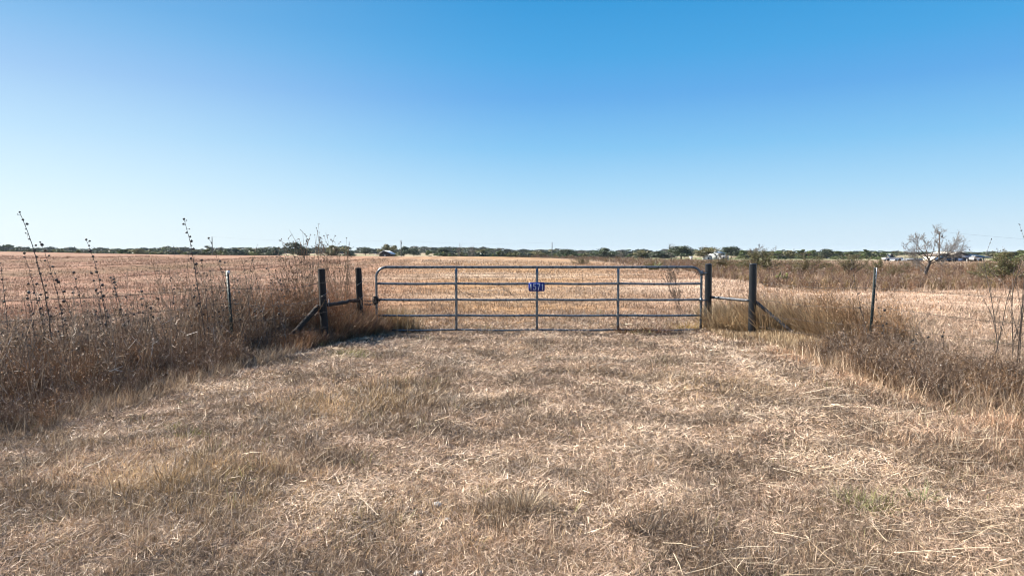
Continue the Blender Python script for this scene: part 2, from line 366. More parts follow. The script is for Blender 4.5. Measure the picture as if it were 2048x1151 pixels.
def build_turf():
    mb = MB()
    nc = 20000
    cx, cy = sample(nc, 2.5, 17.5, 1.75)
    k = inside(cx, cy) | (cy > 12.9) | (cx > edge_r(cy) + .5); cx, cy = cx[k], cy[k]; nc = len(cx)
    gm = goldmask(cx, cy); rm = np.clip(redmask(cx, cy), 0, 1)
    n1 = fbm(cx, cy, 1.3, 61); n2 = fbm(cx, cy, .45, 62)
    hh = (.022 + .036 * n2 + .022 * rng.random(nc)) * (1 + .95 * gm + .8 * rm) * (1 - .35 * sst(.5, .8, n1))
    hh *= np.where(rng.random(nc) < .07, 1.7, 1)
    cc = mixc(GREY, TAN, sst(.3, .7, n1 + .25 * (rng.random(nc) - .5)))
    cc = mixc(cc, GOLD, np.clip(gm * .9 + .5 * (rng.random(nc) < .16), 0, 1))
    cc = mixc(cc, RED, np.clip(rm * .9, 0, 1))
    cc = mixc(cc, DARK, .6 * (rng.random(nc) < .16)); cc = mixc(cc, PALE, .5 * (rng.random(nc) < .14))
    patch = .58 + .68 * sst(.32, .68, fbm(cx, cy, .42, 64, 4)); cc = cc * patch[:, None]; hh = hh * (1.25 - .5 * sst(.32, .68, fbm(cx, cy, .42, 64, 4)))
    # a few living tufts
    gr = (rng.random(nc) < .010) | ((np.hypot(cx + 2.35, cy - 9.6) < .3) | (np.hypot(cx + 2.95, cy - 5.7) < .12) | (np.hypot(cx - 2.05, cy - 3.95) < .16))
    cc = mixc(cc, GREEN, .75 * gr); hh = np.where(gr, hh * 1.2, hh)
    per = 24; N = nc * per
    i = np.repeat(np.arange(nc), per)
    sp = (.030 + .035 * rng.random(nc)) * (cy / 3.5) ** .62
    ox = rng.normal(0, 1, N) * sp[i]; oy = rng.normal(0, 1, N) * sp[i]
    x = cx[i] + ox; y = cy[i] + oy
    head = np.arctan2(oy, ox) + rng.normal(0, .7, N)
    r = np.hypot(ox, oy) / sp[i]
    tilt = np.clip(.15 + .42 * r + rng.normal(0, .38, N), -.3, 1.5); bend = rng.uniform(-.2, 1.1, N)
    L = hh[i] * rng.uniform(.5, 1.35, N)
    wd = .0025 * (y / 3.3) ** .85 * rng.uniform(.5, 1.4, N)
    col = cc[i] * rng.uniform(.40, 1.75, N)[:, None]
    u = rng.random(N); col = np.where((u < .10)[:, None], PALE * rng.uniform(.7, 1.15, N)[:, None], col); col = np.where((u > .88)[:, None], DARK * rng.uniform(.7, 1.5, N)[:, None], col)
    blades(np.stack([x, y, height(x, y) - .004], 1), L, wd, head, tilt, bend, col, mb)
    o = mb.build('dry_grass', M_GRASS); stuff(o, 'short dry mown grass, brown and tan, covering the gateway in front of the gate', 'grass')

    # thatch: low tangled litter between the tufts
    mb = MB(); N = 410000
    x, y = sample(N, 2.5, 16.5, 1.7); k = inside(x, y) | (y > 12.9) | (x > edge_r(y) + .5); x, y = x[k], y[k]; N = len(x)
    n1 = fbm(x, y, .8, 71)
    col = mixc(C(.25, .165, .11), C(.60, .47, .35), np.clip(rng.random(N) ** 1.6 * .8 + .5 * sst(.5, .75, n1), 0, 1)) * rng.uniform(.45, 1.5, N)[:, None] * (.64 + .66 * sst(.32, .68, fbm(x, y, .42, 64, 4)))[:, None]
    blades(np.stack([x, y, height(x, y) + rng.uniform(.0, .03, N)], 1), rng.uniform(.02, .075, N) * (y / 4) ** .2, .0025 * (y / 3.3) ** .85 * rng.uniform(.5, 1.4, N), rng.uniform(0, 6.283, N), rng.uniform(.9, 1.62, N), rng.uniform(-.3, .3, N), col, mb)
    # long pale straws lying about, thicker towards the right, swept by the mower
    N = 11000
    x, y = sample(N, 2.5, 15, 1.7)
    k = inside(x, y) & (rng.random(N) < (.14 + .8 * sst(-.5, 1.6, x / y * 3) * sst(.36, .62, fbm(x, y, .9, 73)))); x, y = x[k], y[k]; N = len(x)
    hd = np.where(rng.random(N) < .6, rng.normal(-.45, .45, N), rng.uniform(-3.14, 3.14, N))
    col = mixc(C(.50, .37, .22), C(.74, .62, .45), rng.random(N)) * rng.uniform(.55, 1.05, N)[:, None]
    blades(np.stack([x, y, height(x, y) + rng.uniform(.015, .07, N)], 1), rng.uniform(.05, 1, N) ** 2.4 * .28 + .04, .0024 * (y / 3.3) ** .8 * rng.uniform(.6, 1.5, N), hd, rng.uniform(1.15, 1.62, N), rng.uniform(-.3, .55, N), col, mb)
    o = mb.build('straw_litter', M_GRASS); stuff(o, 'pale fallen straw and thatch lying flat between the tufts of grass', 'straw')

    # tall tufts: golden patches on the left, red grass along the right bank
    mb = MB(); N = 90000
    x, y = sample(N, 2.6, 12.6, 1.5)
    g = goldmask(x, y); rr = np.clip(redmask(x, y), 0, 1)
    k = inside(x, y) & (rng.random(N) < np.maximum(g * .42, rr * .5)) & (vnoise(x, y, .13, 58) > .35); x, y, g, rr = x[k], y[k], g[k], rr[k]; N = len(x)
    red = rr > g
    col = np.where(red[:, None], mixc(RED, C(.55, .40, .28), rng.random(N)), mixc(GOLD, C(.50, .38, .22), rng.random(N))) * rng.uniform(.6, 1.25, N)[:, None]
    blades(np.stack([x, y, height(x, y)], 1), rng.uniform(.04, .14, N) * np.where(red, .75, .9) * (.6 + .6 * np.maximum(g, rr)), .0034 * (y / 3.3) ** .8 * rng.uniform(.6, 1.3, N), rng.normal(.3, 1.2, N), np.abs(rng.normal(.32, .32, N)), rng.uniform(-.1, 1.2, N), col, mb)
    o = mb.build('tall_grass_patch', M_GRASS); stuff(o, 'taller golden and reddish grass standing in patches on the mown track and along the right bank', 'grass')
build_turf()

def build_field():
    mb = MB(); N = 420000
    x, y = sample(N, 6.5, 95, 2.1, .80)
    k = ~brushmask(x, y) & ((y > 12.9) | (x < edge_l(y) - .6) | (x > edge_r(y) + .8)); k &= ~((y < 14.5) & (rng.random(N) < .3)); x, y = x[k], y[k]; N = len(x)
    fc = field_colour(x, y)
    n2 = fbm(x, y * 1.8, 1.6, 81); n3 = fbm(x, y, 5, 82)
    col = fc * rng.uniform(.75, 1.3, N)[:, None]
    u = rng.random(N); pal = u < (.04 + .18 * sst(.5, .7, n3)) * np.where(x > -.15 * y, 1.2, .08); col[pal] = (C(.50, .40, .31) * rng.uniform(.7, 1.1, N)[:, None])[pal]; dk = u > .80; col[dk] = (DARK * rng.uniform(.8, 1.6, N)[:, None])[dk]
    orange = (x > -.12 * y) & (u > .5) & (u < .5 + .2 * sst(.5, .7, fbm(x, y, 3, 83))); col[orange] = (C(.43, .235, .11) * rng.uniform(.7, 1.2, N)[:, None])[orange]
    flat = rng.random(N) < .4
    tilt = np.where(flat, rng.uniform(1.1, 1.6, N), np.abs(rng.normal(.35, .3, N)))
    L = (.05 + .09 * sst(.3, .8, n2)) * rng.uniform(.6, 1.5, N) * (1 + sst(30, 90, y) * .5)
    blades(np.stack([x, y, height(x, y)], 1), L, .0075 * (y / 14) ** .95 * rng.uniform(.6, 1.3, N), rng.uniform(0, 6.283, N), tilt, rng.uniform(0, .7, N), col, mb)
    o = mb.build('hay_stubble', M_GRASS); stuff(o, 'mown tan and orange hay stubble covering the field beyond the gate and fence', 'stubble')
build_field()

# ------------------------------------------------------------------ brush banks (stuff)
def brush_clump(seed, H=.7, leafy=1.0):
    "one dead shrub: stems, twigs and curled leaf scraps, as blade arrays"
    r = np.random.default_rng(seed); P = []; Q = []; RW = []; K = []
    for s in range(14):
        a = r.uniform(0, 6.283); t = abs(r.normal(.28, .22)); p = np.array([r.normal(0, .06), r.normal(0, .06), 0]); d = np.array([math.cos(a) * math.sin(t), math.sin(a) * math.sin(t), math.cos(t)])
        L = H * r.uniform(.6, 1.15); n = 5
        for j in range(n):
            e = p + d * L / n; P.append(p); Q.append(e); RW.append(.0045 * (1 - .7 * j / n)); K.append(0)
            for b in range(3):
                tt = r.random(); o = p + (e - p) * tt; dd = d + r.normal(0, .75, 3); dd /= np.linalg.norm(dd); l = r.uniform(.05, .17)
                e2 = o + dd * l; P.append(o); Q.append(e2); RW.append(.0024); K.append(1)
                if r.random() < .75 * leafy:
                    d3 = r.normal(0, 1, 3); d3 /= np.linalg.norm(d3); P.append(e2); Q.append(e2 + d3 * r.uniform(.010, .024)); RW.append(.006); K.append(2)
                if r.random() < .6 * leafy:
                    d3 = r.normal(0, 1, 3); d3 /= np.linalg.norm(d3); m = o + dd * l * r.random(); P.append(m); Q.append(m + d3 * r.uniform(.008, .022)); RW.append(.0055); K.append(2)
            d = d + r.normal(0, .16, 3); d /= np.linalg.norm(d); p = e
    return np.array(P), np.array(Q), np.array(RW), np.array(K)
CL = [brush_clump(100 + i) for i in range(9)]
def ribbons(p0, p1, wd, col, mb):
    n = len(p0); t = p1 - p0; r = rng.normal(0, 1, (n, 3)); u = np.cross(t, r); u /= np.linalg.norm(u, axis=1)[:, None] + 1e-9
    u *= (wd * .5)[:, None]
    v = np.stack([p0 - u, p0 + u, p1 + u * .7, p1 - u * .7], 1)
    mb.add(v.reshape(-1, 3), np.arange(n * 4).reshape(-1, 4), np.repeat(np.clip(col, .01, 1), 4, 0))
def scatter_clumps(pts, sc, tint, mb, wmul=1.0, lean=(0, 0), clumps=CL, frac=1.0):
    pts = np.asarray(pts); pick = rng.integers(0, len(clumps), len(pts))
    for i, (x, y) in enumerate(pts):
        P, Q, W, K = clumps[pick[i]]
        if frac < 1: m = rng.random(len(P)) < frac; P, Q, W, K = P[m], Q[m], W[m], K[m]
        a = rng.uniform(0, 6.283); c, s = math.cos(a), math.sin(a); Rm = np.array([[c, -s, 0], [s, c, 0], [0, 0, 1]])
        S = sc[i] * np.array([1.0, 1.0, rng.uniform(.85, 1.15)])
        z = hz(x, y); o = np.array([x, y, z - .01])
        p0 = (P * S) @ Rm.T; p1 = (Q * S) @ Rm.T
        p0[:, 0] += lean[0] * p0[:, 2]; p1[:, 0] += lean[0] * p1[:, 2]
        n = len(P); u = rng.random(n)
        col = np.where((K == 2)[:, None], mixc(C(.15, .11, .085), C(.36, .29, .23), u ** 1.5), mixc(C(.085, .06, .045), C(.21, .155, .115), u)) * tint[i]
        pale = (rng.random(n) < .045); col[pale] = C(.55, .49, .42) * rng.uniform(.6, 1.1)
        ribbons(p0 + o, p1 + o, W * wmul * rng.uniform(.7, 1.3, n), col, mb)
def poisson(n, fx, fy, keep):
    x = fx(n); y = fy(n); k = keep(x, y); return np.stack([x[k], y[k]], 1)

# fence lines
LF = [(-2.74, 12.35), (-3.04, 11.05), (-4.02, 9.6), (-7.6, 7.5), (-11.5, 5.3)]
RF = [(3.74, 12.95), (4.24, 12.0), (5.34, 10.1), (6.6, 6.6), (8.0, 2.5)]
def build_brush():
    mb = MB()
    def yl(n): return rng.uniform(3.6, 13.3, n)
    n = 980; y = yl(n); e = edge_l(y); wdt = np.interp(y, [3.6, 8, 10, 12, 13.3], [3.4, 2.9, 1.6, .95, .7]); t = rng.random(n); x = e - .30 + .5 * vnoise(y, y * 0, .8, 14) - t * wdt
    k = x > -.80 * y - .8; x, y, t = x[k], y[k], t[k]
    k = ~((y > 11.6) & (x > -2.55)) ; x, y, t = x[k], y[k], t[k]
    n = len(x); nz = fbm(x, y, 1.1, 91)
    sc = (.22 + .84 * nz) * np.where(t < .18, .6, 1.0) * rng.uniform(.6, 1.25, n)
    sc = sc * np.where((y > 9.2) & (x > -3.75), .55, 1.0)
    tint = np.where((rng.random(n) < .35)[:, None], C(1.32, 1.04, .76), C(1.05, .93, .82)) * (.8 + .5 * rng.random(n))[:, None]
    scatter_clumps(np.stack([x, y], 1), sc, tint, mb, 1.35)
    # thin upright stems standing out of the tangle
    n = 1700; y = rng.uniform(4.5, 11.5, n); x = edge_l(y) - .35 - rng.random(n) ** .8 * np.interp(y, [4.5, 8, 11.5], [2.9, 2.6, .9]); h = rng.uniform(.35, 1.15, n) * (.45 + .95 * vnoise(x, y, .8, 15))
    a = np.stack([x, y, height(x, y)], 1); lean = np.stack([rng.normal(-.12, .24, n), rng.normal(0, .2, n), np.ones(n)], 1); cst = mixc(C(.10, .07, .048), C(.42, .31, .21), rng.random(n) ** 1.2)
    mid = a + lean * (h * .5)[:, None]; tp = mid + (lean + rng.normal(0, .2, (n, 3))) * (h * .5)[:, None]
    ribbons(a, mid, np.full(n, .0075), cst, mb); ribbons(mid, tp, np.full(n, .0055), cst, mb)
    for k in range(5):
        t = rng.uniform(.3, 1, n)[:, None]; p = mid + (tp - mid) * t; q = p + rng.normal(0, .05, (n, 3)) + (0, 0, .03); ribbons(p, q, np.full(n, .004), cst, mb); ribbons(q, q + rng.normal(0, .012, (n, 3)), np.full(n, .013), cst * .7, mb)
    # rust-brown tangle behind and between the two left posts
    n = 120; x = rng.uniform(-5.2, -3.35, n); y = rng.uniform(10.2, 12.2, n); k = (y > 11.0) | (x < -3.95); x, y = x[k], y[k]; n = len(x)
    scatter_clumps(np.stack([x, y], 1), rng.uniform(.8, 1.35, n), np.where((rng.random(n) < .6)[:, None], C(1.35, .98, .66), C(1.05, .86, .68)) * rng.uniform(.8, 1.3, n)[:, None], mb, 1.4)
    n = 60; x = rng.uniform(-3.55, -2.5, n); y = np.interp(x, [-3.55, -3.0, -2.5], [10.4, 11.0, 12.3]) + rng.uniform(-.35, .25, n)
    scatter_clumps(np.stack([x, y], 1), rng.uniform(.2, .38, n), C(1.15, .82, .56) * rng.uniform(.7, 1.3, n)[:, None], mb, 1.5)
    n = 190; x = rng.uniform(-4.5, -2.42, n); y = rng.uniform(11.5, 13.2, n); k = ((y > 12.55) & (x < -2.62)) | (x < -2.85); x, y = x[k], y[k]; n = len(x)
    scatter_clumps(np.stack([x, y], 1), rng.uniform(.65, 1.3, n), np.where((rng.random(n) < .6)[:, None], C(1.6, .98, .58), C(1.15, .90, .66)) * rng.uniform(.8, 1.3, n)[:, None], mb, 1.5)
    # pale broken sticks
    n = 60; y = rng.uniform(5, 10, n); x = edge_l(y) - rng.uniform(.1, 2.2, n); a = np.stack([x, y, height(x, y) + rng.uniform(.2, .7, n)], 1); ribbons(a, a + np.clip(rng.normal(0, .10, (n, 3)), -.18, .18), np.full(n, .006), mixc(C(.45, .40, .34), C(.62, .57, .50), rng.random(n)), mb)
    # rusty grass around the left posts
    o = mb.build('dead_brush', M_TWIG); stuff(o, 'dense dark tangle of dead brown weeds along the fence left of the gate', 'brush')
    mb = MB()
    n = 900; y = rng.uniform(4.2, 12.6, n); e = edge_r(y); wdt = np.interp(y, [4, 7, 9, 12.6], [2.6, 2.0, 1.3, .7]); t = rng.random(n); x = e + .1 + t * wdt
    k = x < .80 * y + .8; x, y, t = x[k], y[k], t[k]; n = len(x)
    sc = (.20 + .46 * fbm(x, y, .8, 93)) * rng.uniform(.6, 1.2, n) * np.where(y < 6.8, .8, 1) * np.where(y > 9.9, .30, 1)
    tint = np.where((rng.random(n) < .35)[:, None], C(1.15, .92, .64), C(.92, .82, .72)) * (.7 + .5 * rng.random(n))[:, None]
    scatter_clumps(np.stack([x, y], 1), sc, tint, mb, 1.25)
    n = 130; y = rng.normal(11.7, .7, n); x = np.interp(y, [10, 11, 12, 13], [5.6, 5.2, 4.6, 4.2]) + np.abs(rng.normal(0, .5, n)); k = y > np.interp(x, [3.9, 4.4, 4.9, 5.3, 5.6], [12.7, 12.35, 12.0, 11.6, 10.4]); x, y = x[k], y[k]; n = len(x)
    scatter_clumps(np.stack([x, y], 1), rng.uniform(.6, 1.3, n), np.where((rng.random(n) < .6)[:, None], C(1.75, 1.38, .92), C(1.4, 1.18, .92)) * rng.uniform(.8, 1.3, n)[:, None], mb, 1.4, lean=(-.25, 0))
    o = mb.build('dead_brush', M_TWIG); stuff(o, 'low grey-brown dead brush along the fence right of the gate', 'brush')
    # grass standing in both banks
    mb = MB()
    def tall(n, x, y, h, cols, hd, tl):
        col = mixc(cols[0], cols[1], rng.random(len(x))) * rng.uniform(.6, 1.2, len(x))[:, None]
        blades(np.stack([x, y, height(x, y)], 1), h, .0050 * (y / 8) * rng.uniform(.6, 1.3, len(x)), hd, tl, rng.uniform(.0, .75, len(x)), col, mb)
    n = 22000; y = rng.uniform(9.6, 13.3, n); x = np.interp(y, [9.6, 11, 12, 13.3], [4.9, 4.6, 4.2, 3.85]) + rng.normal(0, .42, n)
    k = (x > edge_r(y) + .02) & (vnoise(x, y, .35, 95) > .22); x, y = x[k], y[k]; n = len(x)
    front = y < np.interp(x, [3.6, 4.2, 4.4, 4.9, 5.5], [12.6, 12.3, 11.95, 11.6, 10.8])
    tall(n, x, y, rng.uniform(.25, .8, n) * (.6 + .6 * vnoise(x, y, .7, 96)) * np.where(front, .2, 1.1), (C(.34, .22, .115), C(.58, .45, .28)), rng.normal(2.7, 1.5, n), np.abs(rng.normal(.3, .26, n)))
    n = 5200; y = rng.normal(11.5, .45, n); x = 5.35 + .5 * (11.5 - y) + rng.normal(0, .42, n); k = x > np.interp(y, [10.5, 11.0, 11.6, 12.5], [5.2, 5.05, 4.95, 4.5]); x, y = x[k], y[k]; n = len(x)
    tall(n, x, y, rng.uniform(.25, .85, n), (C(.30, .195, .11), C(.52, .39, .24)), rng.normal(2.9, 1.0, n), np.abs(rng.normal(.42, .26, n)))
    n = 3200; y = rng.uniform(5.0, 9.8, n); x = edge_r(y) + rng.exponential(.42, n)
    tall(n, x, y, rng.uniform(.08, .30, n), (C(.38, .24, .14), C(.58, .45, .31)), rng.uniform(0, 6.28, n), np.abs(rng.normal(.35, .3, n)))
    o = mb.build('tall_dry_grass', M_GRASS); stuff(o, 'tall straw-coloured grass standing around the right gate posts and along the right bank', 'grass')
    mb = MB()
    n = 15000; y = rng.uniform(9.8, 13.8, n); x = edge_l(y) - np.abs(rng.normal(.1, .6, n)) + .05
    k = (x > -4.6) & ((y > 11.25 + .35 * (x + 3)) | (rng.random(n) < .35)); x, y = x[k], y[k]; n = len(x)
    tall(n, x, y, rng.uniform(.12, .55, n) * np.where(y > 11.3, 1, .5) * np.where((y > 12.2) & (x > -2.75), .6, 1), (C(.20, .095, .05), C(.38, .23, .12)), rng.normal(.2, 1.0, n), np.abs(rng.normal(.3, .2, n)))
    n = 1500; x = rng.normal(-2.25, .22, n); y = rng.normal(13.25, .18, n)
    tall(n, x, y, rng.uniform(.2, .55, n), (C(.30, .19, .10), C(.46, .34, .2)), rng.uniform(0, 6.28, n), np.abs(rng.normal(.25, .2, n)))
    n = 4500; y = rng.uniform(3.8, 9.8, n); x = edge_l(y) - np.abs(rng.normal(0, .35, n)) + .12
    tall(n, x, y, rng.uniform(.08, .24, n), (C(.30, .20, .125), C(.44, .34, .23)), rng.uniform(0, 6.28, n), np.abs(rng.normal(.4, .3, n)))
    o = mb.build('rusty_grass', M_GRASS); stuff(o, 'rust-brown grass growing through the brush around the left gate posts', 'grass')
build_brush()

def build_field_brush():
    mb = MB(); n = 9000
    e = 2 - 1.6; u = rng.random(n); y = (25 ** e + u * (175 ** e - 25 ** e)) ** (1 / e)
    x = rng.uniform(-.05, .86, n) * y
    k = brushmask(x, y); x, y = x[k], y[k]; n = len(x)
    nz = fbm(x, y, 6, 97)
    sc = (.30 + .55 * nz) * rng.uniform(.7, 1.25, n) * (1 + .35 * sst(35, 60, y) - .55 * sst(60, 120, y) * (x / y > .27)) * (1 - .5 * sst(55, 80, y) * (x / y > .46))
    a = rng.random(n)[:, None]
    tint = np.where(a < .45, C(.95, .70, .52), np.where(a < .78, C(.85, .73, .72), C(1.0, .92, .48))) * (.65 + .7 * rng.random(n))[:, None]
    order = np.argsort(y)
    near = y < 45
    scatter_clumps(np.stack([x, y], 1)[near], sc[near], tint[near], mb, 3.4, frac=.55)
    scatter_clumps(np.stack([x, y], 1)[~near], sc[~near] * 1.15, tint[~near], mb, 8.0, frac=.22)
    o = mb.build('field_brush', M_TWIG); stuff(o, 'unmown brown brush filling the right side of the field behind the mown strip', 'brush')
    mb = MB(); n = 20000
    e = 2 - 1.9; u = rng.random(n); y = (24.5 ** e + u * (140 ** e - 24.5 ** e)) ** (1 / e); x = rng.uniform(-.02, .86, n) * y
    k = brushmask(x, y + .8); x, y = x[k], y[k]; n = len(x)
    col = mixc(C(.24, .135, .08), C(.42, .30, .19), rng.random(n)) * rng.uniform(.6, 1.2, n)[:, None]
    blades(np.stack([x, y, height(x, y)], 1), rng.uniform(.18, .48, n) * (1 - .3 * sst(35, 120, y)), .014 * (y / 25) * rng.uniform(.5, 1.2, n), rng.uniform(0, 6.28, n), np.abs(rng.normal(.2, .2, n)), rng.uniform(0, .7, n), col, mb)
    o = mb.build('field_grass', M_GRASS); stuff(o, 'tall dry grass standing among the unmown brush on the right', 'grass')
build_field_brush()

# ------------------------------------------------------------------ gate
GY = 12.9
def P(px, py, d=GY): return at(px, py, d)
def build_gate():
    xl, xr = gx(752.5, GY), gx(1403, GY)
    zt, zb = P(1000, 534)[2], P(1000, 659)[2]
    g = thing('farm_gate', 'wide galvanised steel tube gate with five rails, closed across the track', 'gate', (gx(1403, GY), GY, 0))
    ox = gx(1403, GY)
    X0 = lambda px: gx(px, GY) - ox
    r = .19; L = []
    L.append((xl - ox, 0, zb))
    for k in range(9): a = math.pi - k * math.pi / 16; L.append((xl - ox + r + r * math.cos(a), 0, zt - r + r * math.sin(a)))
    for k in range(9): a = math.pi / 2 - k * math.pi / 16; L.append((xr - ox - r + r * math.cos(a), 0, zt - r + r * math.sin(a)))
    L.append((xr - ox, 0, zb))
    pts = [np.array(L[0])]
    for p_ in L[1:]:
        a = pts[-1]; b = np.array(p_); m = max(1, int(np.linalg.norm(b - a) / .15))
        pts += [a + (b - a) * j / m for j in range(1, m + 1)]
    mb = MB(); mb.smooth = True; mb.tube(pts, .0225, 14, ref=np.array([0, 1., 0])); mb.build('frame', M_GALV, g)
    ys = [567, 599, 630.5, 659]
    for i, py in enumerate(ys):
        z = P(1000, py)[2]; n = 40
        sag = .006 if i < 3 else .012
        pp = [(xl - ox + (xr - xl) * t, 0, z - sag * math.sin(math.pi * 4 * t) ** 2) for t in np.linspace(0, 1, n)]
        mb = MB(); mb.smooth = True; mb.tube(pp, .0205 if i < 3 else .018, 12, ref=np.array([0, 1., 0])); mb.build('rail', M_GALV, g)
    for px in (912.5, 1074, 1236.5):
        # upright stay: flattened channel proud of the rails
        x = X0(px); mb = MB(); mb.smooth = True
        mb.tube([(x, -.012, z) for z in np.linspace(zb - .015, zt - .018, 12)], .0235, 12, ref=np.array([0, 1., 0])); mb.build('upright', M_GALV, g)
    for z in (P(1403, 546)[2], P(1403, 600)[2]):
        mb = MB(); mb.smooth = True
        mb.tube([(-.04, -.002, z), (.03, -.002, z), (.075, 0, z), (.12, .01, z)], .014, 8); mb.tube([(0, 0, z - .045), (0, 0, z + .045)], .030, 12); mb.build('hinge', M_GALV, g)
    return g
build_gate()

def stroke(mb, pts, wd, y, th):
    pts = [np.array(p) for p in pts]
    for a, b in zip(pts[:-1], pts[1:]):
        d = b - a; l = np.linalg.norm(d); d = d / l; n = np.array([-d[1], d[0]]) * wd / 2; a2 = a - d * wd * .35; b2 = b + d * wd * .35
        c = [a2 - n, b2 - n, b2 + n, a2 + n]
        v = [(p[0], y, p[1]) for p in c] + [(p[0], y - th, p[1]) for p in c]
        mb.add(v, [(0, 1, 2, 3), (7, 6, 5, 4), (0, 4, 5, 1), (1, 5, 6, 2), (2, 6, 7, 3), (3, 7, 4, 0)])
def build_sign():
    c = P(1073, 573); W, H = .305, .168
    s = thing('number_sign', 'blue house number plate reading 1571 fixed to the middle of the gate', 'sign', (c[0], GY - .045, c[2]))
    rad = .028; out = []
    for cx, cz, a0 in ((W / 2 - rad, H / 2 - rad, 0), (-W / 2 + rad, H / 2 - rad, 90), (-W / 2 + rad, -H / 2 + rad, 180), (W / 2 - rad, -H / 2 + rad, 270)):
        for k in range(6): a = R(a0 + k * 18); out.append((cx + rad * math.cos(a), cz + rad * math.sin(a)))
    n = len(out); mb = MB()
    v = [(a, 0, b) for a, b in out] + [(a, -.004, b) for a, b in out] + [(0, 0, 0), (0, -.004, 0)]
    q = [(i, (i + 1) % n, n + (i + 1) % n, n + i) for i in range(n)]
    t = [(2 * n, (i + 1) % n, i) for i in range(n)] + [(2 * n + 1, n + i, n + (i + 1) % n) for i in range(n)]
    mb.add(v, q, t=t); mb.build('plate', M_BLUE, s)
    h = .112; wd = .013
    D = {'1': [[(-.012, h * .30), (.002, h / 2), (.002, -h / 2)]],
         '5': [[(.022, h / 2), (-.018, h / 2), (-.020, .008), (.006, .012), (.021, -.006), (.022, -.03), (.008, -h / 2), (-.012, -h / 2), (-.022, -h * .36)]],
         '7': [[(-.023, h / 2), (.022, h / 2), (.004, 0), (-.008, -h / 2)]]}
    for ch, x in zip('1571', (-.108, -.036, .040, .112)):
        mb = MB()
        for pl in D[ch]: stroke(mb, [(x + a, b) for a, b in pl], wd, -.0045, .002)
        mb.build('digit', M_DIGIT, s)
    for x in (-.13, .13):
        pass
build_sign()

# ------------------------------------------------------------------ posts, braces, wire
def post(name, label, x, y, h, r, mat, lean=(0, 0), k=16, rough=.0, cap=None, group=None):
    z0 = hz(x, y) - .15; n = 14; rr = np.random.default_rng(int(abs(x * 1000)))
    t = np.linspace(0, 1, n); H = h + .15 - hz(x, y)
    p = thing(name, label, 'fence post', (x, y, 0), group)
    mb = MB(); mb.smooth = True
    pts = np.stack([lean[0] * t + rough * rr.normal(0, 1, n) * .3, lean[1] * t, z0 + t * (h - z0)], 1)
    mb.tube(pts, r * (1.06 - .1 * t) * (1 + rough * 6 * rr.normal(0, .1, n)), k, cap=False)
    # chamfered top
    e = pts[-1]; mb.tube([e, e + (0, 0, .006), e + (0, 0, .010)], [r * .96, r * .86, r * .5], k)
    mb.build('shaft', mat, p)
    return p
POST = 'posts of the gate fence'
z = at(716, 536, 12.35)[2]
p1 = post('fence_post', 'dark creosoted wooden post beside the latch end of the gate', -2.74, 12.35, z, .058, M_CREO, (-.04, 0), rough=.006)
z = at(641, 538, 11.05)[2]
p2 = post('fence_post', 'dark wooden post with a diagonal brace leaning on its left side', -3.04, 11.05, z, .060, M_CREO, (-.045, 0), rough=.006)
def wrap(p, x, y, z0, z1, r, turns):
    mb = MB(); t = np.linspace(0, 1, 60); a = t * turns * 2 * math.pi
    mb.tube(np.stack([r * np.cos(a) - .02 * t, r * np.sin(a), z0 + (z1 - z0) * t], 1), .0032, 4); mb.build('wire_wrap', M_TIE, p)
M_TIE = pmat('bright_tie_wire', (.34, .33, .33), .45, .6, 30, .4)
wrap(p1, 0, 0, .45, 1.08, .064, 2.3); wrap(p2, 0, 0, .62, 1.0, .067, 1.6)
z = at(1418, 528, 12.95)[2]
p3 = post('gate_post', 'black pipe post carrying the gate hinges', gx(1417, 12.95), 12.95, z, .066, M_PIPE)
z = at(1506, 528, 12.0)[2]
p4 = post('gate_post', 'black pipe post with a diagonal pipe brace down its right side', gx(1506, 12.0), 12.0, z, .066, M_PIPE)
def pole(name, label, a, b, r, mat, cat='brace', rough=0.0, k=10):
    a = np.array(a); b = np.array(b); o = thing(name, label, cat, a)
    mb = MB(); mb.smooth = True; rr = np.random.default_rng(3); n = 12
    pts = np.array([(b - a) * t for t in np.linspace(0, 1, n)]) + rr.normal(0, rough, (n, 3)) * np.array([.3, .3, 1])
    mb.tube(pts, r * (1 + rr.normal(0, rough * 6, n)), k); mb.build('shaft', mat, o); return o
pole('brace_rail', 'crooked dark wooden rail between the two left posts', at(652, 609, 11.1), at(713, 601, 12.3), .032, M_CREO, rough=.008)
pole('diagonal_brace', 'dark round timber brace slanting down left from the left wooden post', at(637, 612, 11.05), at(566, 690, 10.5), .042, M_CREO, rough=.002)
pole('brace_pipe', 'horizontal grey pipe joining the two black posts right of the gate', at(1424, 594, 12.9), at(1499, 601, 12.0), .027, M_BRACE)
pole('diagonal_pipe', 'weathered grey pipe slanting down right from the right black post', at(1511, 603, 12.0), at(1590, 668, 11.6), .030, M_BRACE)
pole('marker_pipe', 'thin pale metal pipe standing upright between the two left wooden posts', at(658, 598, 12.0), at(659, 672, 12.0), .016, pmat('pale_pipe', (.42, .43, .46), .45, .3, 12, .3), 'pipe')

